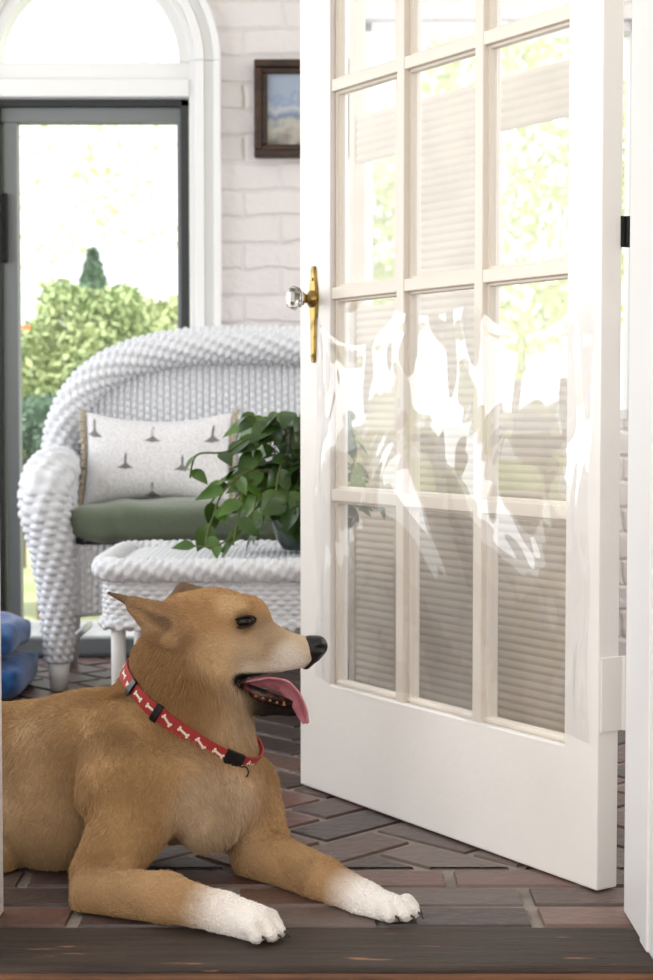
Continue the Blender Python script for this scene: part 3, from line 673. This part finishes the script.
# skull (a: nose side)
cap(q(215,625,2.475),q(188,628,2.48),.055,.056,.025,'head',.008)
cap(q(245,621,2.468),q(215,625,2.475),.041,.054,.018,'head',.006)
cap(q(222,655,2.465),q(198,660,2.47),.040,.048,.025,'cheek',.011)
cap(q(303,650,2.460),q(262,646,2.462),.0215,.034,.012,'muzzle',.004)
cap(q(264,645,2.462),q(238,642,2.466),.034,.044,.014,'muzzle',.005)
cap(q(300,658,2.456),q(248,664,2.452),.0155,.0200,.008,'lip',.003)
cap(q(312,650,2.460),q(303,650,2.460),.0125,.016,.008,'lip',.002)
cap(q(245,611,2.437),q(232,609,2.44),.011,.013,.012,'head',.005)
cap(q(294,711,2.462),q(262,706,2.464),.0085,.013,.006,'jaw',.002)
cap(q(262,706,2.464),q(228,690,2.468),.013,.026,.012,'jaw',.003)
# ears
cap(q(182,632,2.43),q(158,628,2.425),.024,.019,.010,'ear',.005)
cap(q(172,612,2.44),q(136,603,2.43),.013,.009,.008,'ear',.004)
cap(q(158,626,2.42),q(134,607,2.425),.021,.012,.006,'ear',.004)
cap(q(178,644,2.42),q(150,633,2.415),.011,.012,.006,'ear',.008)
cap(q(136,604,2.43),q(109,593,2.435),.0095,.0030,.005,'eartip',.002)
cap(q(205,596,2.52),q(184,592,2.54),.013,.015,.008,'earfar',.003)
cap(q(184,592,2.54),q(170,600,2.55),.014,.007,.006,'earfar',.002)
# toes
def toes(wr,pw,px=None,scale=1):
    a=np.array(wr);b=np.array(pw); d=b-a; d[2]=0; d/=np.linalg.norm(d); l=np.array([-d[1],d[0],0]); out=[]
    for k,(o,f) in enumerate(((-1.5,.016),(-.5,.030),(.5,.030),(1.5,.016))):
        s0=b+l*o*.0135; s0[2]=b[2]+.002; e=b+d*(f)+l*o*.0168; e[2]=.0135; m_=(s0+e)/2; m_[2]=max(m_[2],.0)+.006
        cap(s0,m_,.0115,.0120,.002,'paw',.003); cap(m_,e,.0120,.0105,.002,'paw',.002); out.append((e,d))
    return out
toeL=toes(q(222,912,2.145),q(256,924,2.118)); toeR=toes(q(366,902,2.235),q(392,911,2.205))
cuts=[]
cuts.append((q(238,683,2.445),q(300,692,2.44),.0085,.0170,.006))   # mouth gap near side
cuts.append((q(270,688,2.43),q(300,692,2.44),.012,.018,.006))
cuts.append((q(142,614,2.400),q(172,626,2.396),.009,.0145,.005))        # ear hollow
cuts.append((q(122,604,2.420),q(146,616,2.404),.004,.008,.005))
def sd_cap(X,a,b,ra,rb):
    ab=b-a; L2=float(ab@ab)+1e-9; t=np.clip(((X-a)@ab)/L2,0,1); return np.linalg.norm(X-(a+t[...,None]*ab),axis=-1)-(ra+(rb-ra)*t), t
def field(X):
    X=X.astype(np.float32); d=np.full(X.shape[:-1],.5,np.float32)
    for a,b,ra,rb,k,c,h in prims:
        e=sd_cap(X,a.astype(np.float32),b.astype(np.float32),ra,rb)[0]; hh=np.clip(.5+.5*(d-e)/k,0,1); d=d*(1-hh)+e*hh-k*hh*(1-hh)
    for a,b,ra,rb,k in cuts:
        e=-sd_cap(X,a.astype(np.float32),b.astype(np.float32),ra,rb)[0]; hh=np.clip(.5-.5*(d-e)/k,0,1); d=d*(1-hh)+e*hh+k*hh*(1-hh)
    d=np.maximum(d,.0005-X[...,2])
    return d
def surface_nets(lo,hi,h):
    n=np.ceil((hi-lo)/h).astype(int)+1; G=np.full(n,.5,np.float32)
    axs=[(lo[k]+h*np.arange(n[k])).astype(np.float32) for k in range(3)]
    def box_of(a,b,r): 
        l=np.minimum(a,b)-r; u=np.maximum(a,b)+r
        i0=np.clip(np.floor((l-lo)/h).astype(int),0,n-1); i1=np.clip(np.ceil((u-lo)/h).astype(int)+1,1,n); return i0,i1
    def sub(i0,i1):
        g=np.stack(np.meshgrid(axs[0][i0[0]:i1[0]],axs[1][i0[1]:i1[1]],axs[2][i0[2]:i1[2]],indexing='ij'),-1); return g
    for a,b,ra,rb,k,c,hh_ in prims:
        i0,i1=box_of(a,b,max(ra,rb)+.06); g=sub(i0,i1); sl_=tuple(slice(i0[j],i1[j]) for j in range(3))
        e=sd_cap(g,a.astype(np.float32),b.astype(np.float32),ra,rb)[0]; d=G[sl_]; hh=np.clip(.5+.5*(d-e)/k,0,1); G[sl_]=d*(1-hh)+e*hh-k*hh*(1-hh)
    for a,b,ra,rb,k in cuts:
        i0,i1=box_of(a,b,max(ra,rb)+.03); g=sub(i0,i1); sl_=tuple(slice(i0[j],i1[j]) for j in range(3))
        e=-sd_cap(g,a.astype(np.float32),b.astype(np.float32),ra,rb)[0]; d=G[sl_]; hh=np.clip(.5-.5*(d-e)/k,0,1); G[sl_]=d*(1-hh)+e*hh+k*hh*(1-hh)
    G=np.maximum(G,(.0005-axs[2])[None,None,:])
    s_=G<0; c8=[(i,j,k) for i in(0,1) for j in(0,1) for k in(0,1)]
    cnt=np.zeros(np.array(n)-1,np.int8)
    for (i,j,k) in c8: cnt+=s_[i:n[0]-1+i,j:n[1]-1+j,k:n[2]-1+k]
    act=(cnt>0)&(cnt<8); idx=-np.ones(act.shape,np.int32); ids=np.argwhere(act); idx[act]=np.arange(len(ids))
    acc=np.zeros((len(ids),3)); num=np.zeros(len(ids))
    corner={c:G[ids[:,0]+c[0],ids[:,1]+c[1],ids[:,2]+c[2]] for c in c8}
    for a in c8:
        for ax_ in range(3):
            if a[ax_]==0:
                b=list(a); b[ax_]=1; b=tuple(b); va,vb=corner[a],corner[b]; m_=(va<0)!=(vb<0); t=np.where(m_,va/(va-vb+1e-12),0)
                pnt=np.array(a,float)[None].repeat(len(ids),0); pnt[:,ax_]=t; acc[m_]+=pnt[m_]; num[m_]+=1
    V=lo+h*(ids+acc/num[:,None]); Fs=[]
    for ax_ in range(3):
        o1,o2=[(1,2),(2,0),(0,1)][ax_]
        sA=[slice(0,n[j]) for j in range(3)]; sA[ax_]=slice(0,n[ax_]-1); sB=list(sA); sB[ax_]=slice(1,n[ax_]); A_=s_[tuple(sA)]; B_=s_[tuple(sB)]
        e=np.argwhere(A_!=B_); e=e[(e[:,o1]>0)&(e[:,o2]>0)&(e[:,o1]<n[o1]-1)&(e[:,o2]<n[o2]-1)]
        def cell(d1,d2):
            c=e.copy(); c[:,o1]-=d1; c[:,o2]-=d2; return idx[c[:,0],c[:,1],c[:,2]]
        qd=np.stack([cell(1,1),cell(0,1),cell(0,0),cell(1,0)],-1); inside=s_[e[:,0],e[:,1],e[:,2]]
        qd[~inside]=qd[~inside][:,::-1]; Fs.append(qd)
    return V,np.vstack(Fs)
allp=np.array([p for pr_ in prims for p in (pr_[0],pr_[1])])
DV,DF=surface_nets(allp.min(0)-.14,allp.max(0)+.14,.0032)
DV[:,2]=np.maximum(DV[:,2],.001)
# normals by gradient
def grad(X,e=.002):
    g=np.stack([field(X+np.eye(3)[k]*e)-field(X-np.eye(3)[k]*e) for k in range(3)],-1); return g/(np.linalg.norm(g,axis=-1,keepdims=True)+1e-9)
def march(px,py,t0=1.9):
    d=P(px,py,1.0)-np.array([0,0,CAMZ]); d/=np.linalg.norm(d); t=t0; o=np.array([0,0,CAMZ])
    for _ in range(200):
        v=float(field((o+d*t)[None])[0]); t+=max(v*.8,.0003)
        if v<.0004: break
    return o+d*t
PAL={'body':(176,140,98),'flank':(182,150,112),'leg':(176,141,102),'paw':(238,232,226),'chest':(184,150,112),'neck':(168,130,86),'throat':(190,164,132),
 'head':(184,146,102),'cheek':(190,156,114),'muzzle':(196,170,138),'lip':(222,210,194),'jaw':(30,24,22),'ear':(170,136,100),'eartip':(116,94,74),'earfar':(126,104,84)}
def colour(X):
    w=np.zeros(len(X)); c=np.zeros((len(X),3)); hl=np.zeros(len(X)); fl_=np.zeros((len(X),3))
    for a,b,ra,rb,k,tg,h in prims:
        d,t=sd_cap(X,a,b,ra,rb); ww=np.exp(-np.maximum(d,0)/.006)*np.clip(1+d*8,.2,1)+1e-9
        cc=np.array(lin(PAL[tg])[:3]); ax_=(b-a)/(np.linalg.norm(b-a)+1e-9)
        w+=ww; c+=ww[:,None]*cc; hl+=ww*h; fl_+=ww[:,None]*ax_
    return c/w[:,None],hl/w,fl_/w[:,None]
def near(X,p,r,s=1.0): return np.clip(1-np.linalg.norm((X-p)*np.array([1,s,1]),axis=1)/r,0,1)
def mixc(c,m_,col): return c*(1-m_[:,None])+np.array(lin(col)[:3])*m_[:,None]
eyeP=march(244,622); NZ=q(314,648,2.46)
def paint(X):
    c,hl,fl_=colour(X)
    n1=np.sin(X[:,0]*37+3*np.sin(X[:,2]*29))*np.sin(X[:,2]*41+2*np.sin(X[:,1]*33)); c*= (1+.035*n1)[:,None]
    # white socks fading up the forelegs
    for w_,p_ in ((q(205,905,2.15),q(256,924,2.118)),(q(345,890,2.26),q(392,911,2.205))):
        d=(p_-w_)/np.linalg.norm(p_-w_); rel=(X-w_); t=rel@d; perp=np.linalg.norm(rel-t[:,None]*d,axis=1); m_=np.clip((t+.03)/.07,0,1)*np.clip((.075-perp)/.02,0,1); c=mixc(c,m_*.95,(240,234,228))
    c=mixc(c,np.clip(near(X,q(232,600,2.43),.035)*1.2,0,.55),(222,190,146))     # pale brow
    c=mixc(c,np.clip(near(X,eyeP,.022)*1.6,0,.75),(96,66,44))
    c=mixc(c,np.clip(near(X,q(270,632,2.44),.035)*1.3,0,.55),(158,134,110))     # greyer bridge
    c=mixc(c,np.clip(near(X,q(286,660,2.44),.035)*1.6,0,.8),(228,218,206))      # white upper lip
    c=mixc(c,np.clip(near(X,q(215,655,2.42),.045)*1.0,0,.45),(222,190,148))
    c=mixc(c,np.clip(near(X,q(220,815,2.34),.09)*1.2,0,.4),(206,188,164))       # pale breastbone
    dh=sd_cap(X,q(122,602,2.41),q(166,623,2.405),.004,.016)[0]; c=mixc(c,np.clip(-dh/.008,0,1)*.7,(112,90,74))  # inner shading of the near ear painted into its hollow
    c=mixc(c,np.clip(near(X,q(170,641,2.405),.016)*1.5,0,.6),(206,172,126))
    # black lips along the mouth slit
    a,b=q(232,680,2.44),q(300,690,2.44); d_=sd_cap(X,a,b,.012,.026)[0]; m_=np.clip(1-(d_+.002)/.006,0,1)*(X[:,2]<q(0,671.5,2.44)[2]); c=mixc(c,m_,(26,20,20))
    return c,hl,fl_
dog=thing('dog',tuple(q(150,900,2.40)*np.array([1,1,0])),'tan dog with white paws and red collar lying across the doorway, mouth open','dog')
body=npmesh('body',DV,DF,attrmat('dog_skin','fc',.85,.15,bump=(260,.6)),dog)
sm=body.modifiers.new('sm','SMOOTH'); sm.factor=.5; sm.iterations=3
colr,hl,flo=paint(DV)
at=body.data.color_attributes.new('fc','FLOAT_COLOR','POINT'); at.data.foreach_set('color',np.hstack([colr,np.ones((len(colr),1))]).astype(np.float32).ravel())
# short coat as hair curves
tri=np.vstack([DF[:,[0,1,2]],DF[:,[0,2,3]]]); a_,b_,c_=DV[tri[:,0]],DV[tri[:,1]],DV[tri[:,2]]
ar=np.linalg.norm(np.cross(b_-a_,c_-a_),axis=1)/2; keepx=(a_[:,0]>-.62)&(a_[:,2]>.004); ar=ar*keepx
mid=(a_+b_+c_)/3; ar=ar*np.where(mid[:,1]<2.6,1,.3)
ar=ar*np.where((mid[:,2]>.27)&(mid[:,0]>-.36),2.0,1)
NH=170000; pick=rng.choice(len(tri),NH,p=ar/ar.sum()); r1=np.sqrt(rng.random(NH)); r2=rng.random(NH)
root=(1-r1)[:,None]*a_[pick]+(r1*(1-r2))[:,None]*b_[pick]+(r1*r2)[:,None]*c_[pick]
nrm=grad(root); hc,hlen,hfl=paint(root)
bad=(np.linalg.norm((root-eyeP)*np.array([.8,1,1.25]),axis=1)<.0125)|(np.linalg.norm((root-NZ),axis=1)<.017)
mm=sd_cap(root,q(236,682,2.44),q(300,690,2.44),.010,.020)[0]<0.001; bad|=mm; keep=~bad
root,nrm,hc,hlen,hfl=root[keep],nrm[keep],hc[keep],hlen[keep],hfl[keep]; NH=len(root)
hfl=hfl+np.array([0,0,-.35]); tg=hfl-nrm*np.sum(hfl*nrm,1)[:,None]; tg/=np.linalg.norm(tg,axis=1)[:,None]+1e-6
clump=.35*np.sin(root*55+np.roll(root,1,axis=1)*38); tg=tg+clump*.55+rng.normal(0,.16,(NH,3)); tg/=np.linalg.norm(tg,axis=1)[:,None]
L_=hlen*rng.uniform(.6,1.15,NH)*.9; lift=np.clip(rng.normal(.30,.10,NH),.12,.6)
pts=np.zeros((NH,4,3)); 
for k,t in enumerate((0,.33,.66,1)):
    pts[:,k]=root-nrm*.0006+(tg*(t)[None] if False else tg*t)*L_[:,None]+nrm*(lift*t*(1-.45*t))[:,None]*L_[:,None]
pts[...,2]=np.maximum(pts[...,2],.0012)
hcv=bpy.data.hair_curves.new('coat'); hcv.add_curves([4]*NH); hcv.points.foreach_set('position',pts.astype(np.float32).ravel())
ra=hcv.attributes.get('radius') or hcv.attributes.new('radius','FLOAT','POINT'); ra.data.foreach_set('value',np.tile(np.array([.00042,.00036,.00026,.00008],np.float32),NH))
ca=hcv.attributes.new('fc','FLOAT_COLOR','CURVE'); hcc=hc*rng.uniform(.82,1.22,NH)[:,None]; ca.data.foreach_set('color',np.hstack([np.clip(hcc,0,1),np.ones((NH,1))]).astype(np.float32).ravel())
hm=attrmat('dog_hair','fc',.6,.25); hcv.materials.append(hm)
coat=bpy.data.objects.new('coat',hcv); COL.objects.link(coat); coat.parent=dog; coat.matrix_parent_inverse=Matrix.Translation(-dog.location); coat['kind']='stuff'
# eyes
for e in (eyeP, np.array([eyeP[0],2*2.470-eyeP[1],eyeP[2]])):
    sg=-1 if e[1]<2.47 else 1
    c=e-np.array([0,sg*.006,0]); ey=MB().ico(c,.0138,3,(1.02,.90,.74)).build('eye',M['eye'],dog,smooth=True)
    lid=[];
    for k in range(25):
        t=2*PI*k/24; lid.append((c[0]+.0178*math.cos(t),c[1]+sg*(.0098-.0065*math.cos(t)**2),c[2]+.0088*math.sin(t)*(1 if math.sin(t)>0 else .85)+.0035*math.cos(t)))
    MB().tube(lid,.0019,6).build('eyelid',M['lid'],ey,smooth=True)
# nose
nc=q(315,646,2.46); keepP,keepC=prims[:],cuts[:]; prims.clear(); cuts.clear()
cap(q(310,646,2.46),q(317,646,2.46),.0165,.0165,.01,'x',0); cap(q(312,656,2.46),q(306,664,2.46),.0120,.0085,.012,'x',0)
for sg in (-1,1):
    cap(q(318,647,2.46)+np.array([0,sg*.008,0]),q(314,649,2.46)+np.array([0,sg*.008,0]),.0105,.0105,.008,'x',0)
    cuts.append((nc+np.array([.016,sg*.011,-.002]),nc+np.array([.004,sg*.0190,-.001]),.0040,.0030,.004))
nv_,nf_=surface_nets(q(290,672,2.46)-np.array([0,.04,.01]),q(330,628,2.46)+np.array([.01,.04,.01]),.0013)
prims.extend(keepP); cuts.extend(keepC); ns=npmesh('nose',nv_,nf_,M['nose'],dog); ns['label']='black leathery nose'
# mouth lining, teeth, tongue
def ribbon(mb,rows): 
    n=len(rows[0]); mb.add([p for r in rows for p in r],[(i*n+k,i*n+k+1,(i+1)*n+k+1,(i+1)*n+k) for i in range(len(rows)-1) for k in range(n-1)])
m=MB(); m.tube([q(240,686,2.452),q(262,695,2.450),q(292,704,2.452)],[.007,.010,.006],12); m.build('gum',M['mouthin'],dog,smooth=True)['label']='mottled dark gum of the lower jaw'
m=MB()
for k in range(5):
    p=q(256+k*7,695+k*2.2,2.44); m.lathe([(.0026,0),(.0022,.002),(.0008,.0035 if k!=4 else .007)],p-np.array([0,0,.003]),(0,0,1),8)
m.build('teeth',M['tooth'],dog,smooth=True)
cen=[q(248,682,2.455),q(268,680,2.450),q(285,684,2.447),q(296,696,2.443),q(303,710,2.440),q(307,723,2.440)]; wd=[.012,.017,.021,.021,.018,.009]
m=MB(); N_=30; P5=np.array(cen); tt=np.linspace(0,5,N_); C_=np.stack([np.interp(tt,range(6),P5[:,k]) for k in range(3)],-1); Wd=np.interp(tt,range(6),wd)
for _ in range(3): C_[1:-1]=(C_[:-2]+C_[1:-1]*2+C_[2:])/4
vs=[];K=20
for i in range(N_):
    T=C_[min(i+1,N_-1)]-C_[max(i-1,0)]; T/=np.linalg.norm(T); sdv=np.array([.42,-.78,.46])*-1.0; sdv=sdv-T*(sdv@T); sdv/=np.linalg.norm(sdv); nn=np.cross(sdv,T)
    w_=Wd[i]*(1 if i<N_-4 else math.sqrt(max(.05,1-((i-(N_-5))/5)**2)))
    for k in range(K):
        a=2*PI*k/K; s1,c1=math.sin(a),math.cos(a); th=.0045*s1-.005*(1-abs(c1))*(s1>0)*.7+.004*abs(c1)**2
        vs.append(C_[i]+sdv*c1*w_+nn*th)
m.add(vs,[(i*K+k,i*K+(k+1)%K,(i+1)*K+(k+1)%K,(i+1)*K+k) for i in range(N_-1) for k in range(K)]+[tuple(range(K)),tuple(range((N_-1)*K,N_*K))])
m.build('tongue',M['tongue'],dog,smooth=True)['label']='pink tongue hanging out'
# claws
for ti in (toeL,toeR):
    for e,d in ti:
        p=e+d*.008+np.array([0,0,.001]); MB().tube([p,p+d*.006-np.array([0,0,.002]),p+d*.011-np.array([0,0,.0085])],[.0020,.0016,.0005],8).build('claw',M['claw'],dog,smooth=True)
# collar: ring round the neck in a tilted plane, laid on the surface
cc=q(186,707,2.478); cn=np.array([.50,-.16,.84]); cn/=np.linalg.norm(cn)
e1=np.cross(cn,[0,1,0]); e1/=np.linalg.norm(e1); e2=np.cross(cn,e1)
NC=160; th=np.linspace(0,2*PI,NC,endpoint=False); dirs=np.cos(th)[:,None]*e1+np.sin(th)[:,None]*e2
def ringr(off):
    rr=np.full(NC,.02)
    for _ in range(60): rr=rr+np.clip(-field(cc+cn*off+dirs*rr[:,None]),-.02,.02)*.8+0
    k_=np.array([1,4,6,4,1])/16.; 
    for _ in range(10): rr=sum(np.roll(rr,j-2)*k_[j] for j in range(5))
    return rr
HB=.0115; r0=(ringr(-HB)+ringr(HB)+ringr(0))/3+.0035
def cpt(i,off,out): i=i%NC; return cc+cn*off+dirs[i]*(r0[i]+out)
col_=None
m=MB(); sec=[(-HB,0),(-HB,.0028),(HB,.0028),(HB,0)]
vs=[cpt(i,o,u) for i in range(NC) for o,u in sec]; fs=[(4*i+k,4*i+(k+1)%4,4*((i+1)%NC)+(k+1)%4,4*((i+1)%NC)+k) for i in range(NC) for k in range(4)]
col_=m.add(vs,fs).build('collar',M['collar'],dog,smooth=False); col_['label']='red nylon collar printed with white bones'
arcl=np.r_[0,np.cumsum([np.linalg.norm(cpt(i+1,0,0)-cpt(i,0,0)) for i in range(NC)])]; LC=arcl[-1]
def cat_arc(s_,off,out):
    s_=s_%LC; i=float(np.interp(s_,arcl,np.arange(NC+1))); i0=int(i); f=i-i0; return cpt(i0,off,out)*(1-f)+cpt(i0+1,off,out)*f
nb=int(LC/.030)
for j in range(nb):
    s0=(j+.5)*LC/nb; m=MB(); tilt=random.uniform(-.5,.5)
    out=[]
    L2,Wd_=.0085,.0019
    def loc(x,z): return cat_arc(s0+x*math.cos(tilt)-z*math.sin(tilt),x*math.sin(tilt)+z*math.cos(tilt),.0034)
    shape=[(-L2*.7,-Wd_),(L2*.7,-Wd_),(L2*.8,-Wd_*2.2),(L2*1.1,-Wd_*2.2),(L2*1.2,-Wd_*.9),(L2*1.05,0),(L2*1.2,Wd_*.9),(L2*1.1,Wd_*2.2),(L2*.8,Wd_*2.2),(L2*.7,Wd_),(-L2*.7,Wd_),(-L2*.8,Wd_*2.2),(-L2*1.1,Wd_*2.2),(-L2*1.2,Wd_*.9),(-L2*1.05,0),(-L2*1.2,-Wd_*.9),(-L2*1.1,-Wd_*2.2),(-L2*.8,-Wd_*2.2)]
    m.add([loc(*s_) for s_ in shape],[tuple(range(18))]); m.build('bone_print',M['bone'],col_,fixn=False)
def arc_at(px,py):   # arc position of the ring nearest to a seen point
    best=None
    for i in range(NC):
        p=cpt(i,0,0); d=p-np.array([0,0,CAMZ]); zc=d[1]*cp-d[2]*sp; u_=326.5+F*d[0]/zc; v_=490-F*(d[1]*sp+d[2]*cp)/zc; e=(u_-px)**2+(v_-py)**2+ (d[1]-2.3)*400
        if best is None or e<best[0]: best=(e,arcl[i])
    return best[1]
for (px_,py_,hw,nm) in ((155,717,.005,'slide'),(232,760,.014,'buckle'),(131,690,.005,'slide')):
    s0=arc_at(px_,py_); m=MB(); rows=[]
    for x_ in np.linspace(-hw,hw,7): rows.append([cat_arc(s0+x_,o,u) for o,u in ((-HB-.0025,.001),(-HB-.0025,.006),(-HB*.4,.0075),(HB*.4,.0075),(HB+.0025,.006),(HB+.0025,.001))])
    ribbon(m,rows); n6=6; m.add(rows[0],[tuple(range(6))]); m.add(rows[-1],[tuple(range(6))]); m.build(nm,M['plasticclip'],col_,bevel=.0008)
s0=arc_at(240,762); c0=cat_arc(s0,-.004,.010); MB().tube([c0+np.array([.007*math.cos(t),0.002*math.sin(t),.008*math.sin(t)-.006]) for t in np.linspace(0,2*PI,20)],.0012,6).build('ring',M['black'],col_,smooth=True)

# ------------------------------------------------------------------ garden
gl=MB().box(-30,30,YB+.18,40,-.4,-.25).build('ground',M['lawn']); st(gl,'pale sunlit lawn beyond the porch','ground')
pt_=MB().box(-3,3,YB+.18,YB+1.6,-.26,-.10).build('patio',M['stone']); st(pt_,'pale stone patio outside the sliding window','patio')
def bush(name,c,r,n,size,mt,label,cat,seed,stem=True,group=None,cone=False):
    rs=np.random.default_rng(seed); t=thing(name,(c[0],c[1],-.25),label,cat,group)
    u=rs.normal(size=(n,3)); u/=np.linalg.norm(u,axis=1)[:,None]; rad=rs.uniform(.55,1.0,n)**.6*(1+.18*np.sin(u[:,0]*7+seed)*np.sin(u[:,2]*6))
    Pn=np.array(c)+u*np.array(r)*rad[:,None]
    if cone:
        hgt=rs.random(n); ang=rs.uniform(0,2*PI,n); rr=(1-hgt)*rs.uniform(.6,1,n); Pn=np.array(c)+np.stack([np.cos(ang)*rr*r[0],np.sin(ang)*rr*r[1],(hgt*2-1)*r[2]],-1)
    Pn[:,2]=np.maximum(Pn[:,2],-.24)
    a=rs.normal(size=(n,3)); a/=np.linalg.norm(a,axis=1)[:,None]; b=np.cross(a,rs.normal(size=(n,3))); b/=np.linalg.norm(b,axis=1)[:,None]
    s1=size*rs.uniform(.6,1.3,n)[:,None]; V=np.stack([Pn-a*s1,Pn+b*s1*.45,Pn+a*s1,Pn-b*s1*.45],1).reshape(-1,3); q_=np.arange(4*n).reshape(n,4)
    npmesh('foliage',V,q_,mt,t,smooth=False)
    MB().tube([(c[0],c[1],-.26),(c[0]+.02,c[1],c[2])],[.03*r[0]+.01,.01*r[0]],8).build('trunk',M['bark'] if r[2]<1.2 else M['palebark'],t)
    return t
def G_(px,py,Y): p=P(px,py,Y); return (float(p[0]),float(p[1]),float(p[2]))
bush('garden_shrub',G_(88,385,8.2),(.40,.40,.52),9000,.030,M['shrub'],'rounded green shrub in the middle of the sliding window','shrub',1)
bush('garden_shrub',G_(160,378,9.3),(.50,.5,.48),8000,.032,M['shrub'],'yellow green shrub behind the top of the loveseat at the right window edge','shrub',2)
bush('garden_shrub',G_(22,402,9.9),(.34,.5,.48),6000,.032,M['shrub'],'paler green shrub at the left edge of the sliding window','shrub',3)
bush('garden_shrub',G_(40,470,7.4),(.42,.4,.34),6000,.028,M['shrub2'],'low bluish green shrub left of the loveseat back','shrub',4)
bush('conifer',(G_(93,270,14)[0],14,1.0),(.85,.85,1.12),4000,.06,M['shrub2'],'small distant dark conifer above the round shrub','conifer',5,cone=True)
bush('tree',G_(-20,190,17),(1.7,1.6,1.2),900,.06,M['tree3'],'pale sunlit tree at the upper left of the sliding window','tree',6)
bush('tree',G_(215,165,20),(2.0,2,1.3),900,.07,M['tree3'],'pale sunlit tree at the upper right of the sliding window','tree',7)
bush('tree',G_(520,190,13),(1.1,1,1.6),4200,.07,M['tree2'],'leafy yellow green tree seen through the right column of door panes','tree',8)
bush('tree',G_(372,220,15),(.7,1,1.0),3000,.07,M['tree2'],'leafy tree seen through the left column of door panes','tree',9)
sh3=[o for o in bpy.data.objects if o.name.startswith('garden_shrub') and 'left edge' in o['label']][0]
MB().ico(G_(25,333,9.5),.05,2).build('flower',M['flower'],sh3)['label']='orange flower head'

# ------------------------------------------------------------------ light, camera
w=bpy.data.worlds.new('World'); S.world=w; w.use_nodes=True; nt=w.node_tree; bg=nt.nodes['Background']; bg.inputs[0].default_value=(.96,.98,1,1); bg.inputs[1].default_value=1.9
def area(name,loc,rot,sx,sy,e,col=(1,1,1)):
    l=bpy.data.lights.new(name,'AREA'); l.shape='RECTANGLE'; l.size=sx; l.size_y=sy; l.energy=e; l.color=col
    o=bpy.data.objects.new(name,l); COL.objects.link(o); o.location=loc; o.rotation_euler=rot; return o
area('fill_light_behind',(0,-2.15,1.5),(R(90),0,0),2.8,1.7,28,(1,.97,.94))  # added soft fill lamp in the unseen room behind the camera
area('fill_light_left',(-2.15,-.2,1.5),(R(90),0,R(-90)),2.6,1.5,50,(1,.975,.94))  # added side lamp, out of view, models the dog and door
area('porch_fill_left',(-2.1,3.4,1.4),(R(90),0,R(-90)),1.8,1.5,26,(.93,.97,1))  # added cool lamp brightening the porch from its unseen left side
area('porch_fill_right',(1.85,3.6,1.45),(R(90),0,R(90)),1.6,1.3,26,(1,.99,.97))  # added lamp filling the porch from the right, out of view
sn=bpy.data.lights.new('sun','SUN'); sn.energy=4.5; sn.angle=R(2); sn.color=(1,.96,.88); so=bpy.data.objects.new('sun',sn); COL.objects.link(so); so.rotation_euler=(R(38),0,R(-25))
cam=bpy.data.cameras.new('camera'); co=bpy.data.objects.new('camera',cam); COL.objects.link(co); co.location=(0,0,CAMZ); co.rotation_euler=(PI/2-PITCH,0,0)
cam.sensor_fit='VERTICAL'; cam.sensor_height=36; cam.lens=36*F/980; cam.clip_start=.05; cam.clip_end=200
cam.dof.use_dof=True; cam.dof.focus_distance=2.38; cam.dof.aperture_fstop=7
S.camera=co
S.view_settings.view_transform='Standard'; S.view_settings.look='None'; S.view_settings.exposure=0; S.view_settings.gamma=1; S.view_settings.use_curve_mapping=False
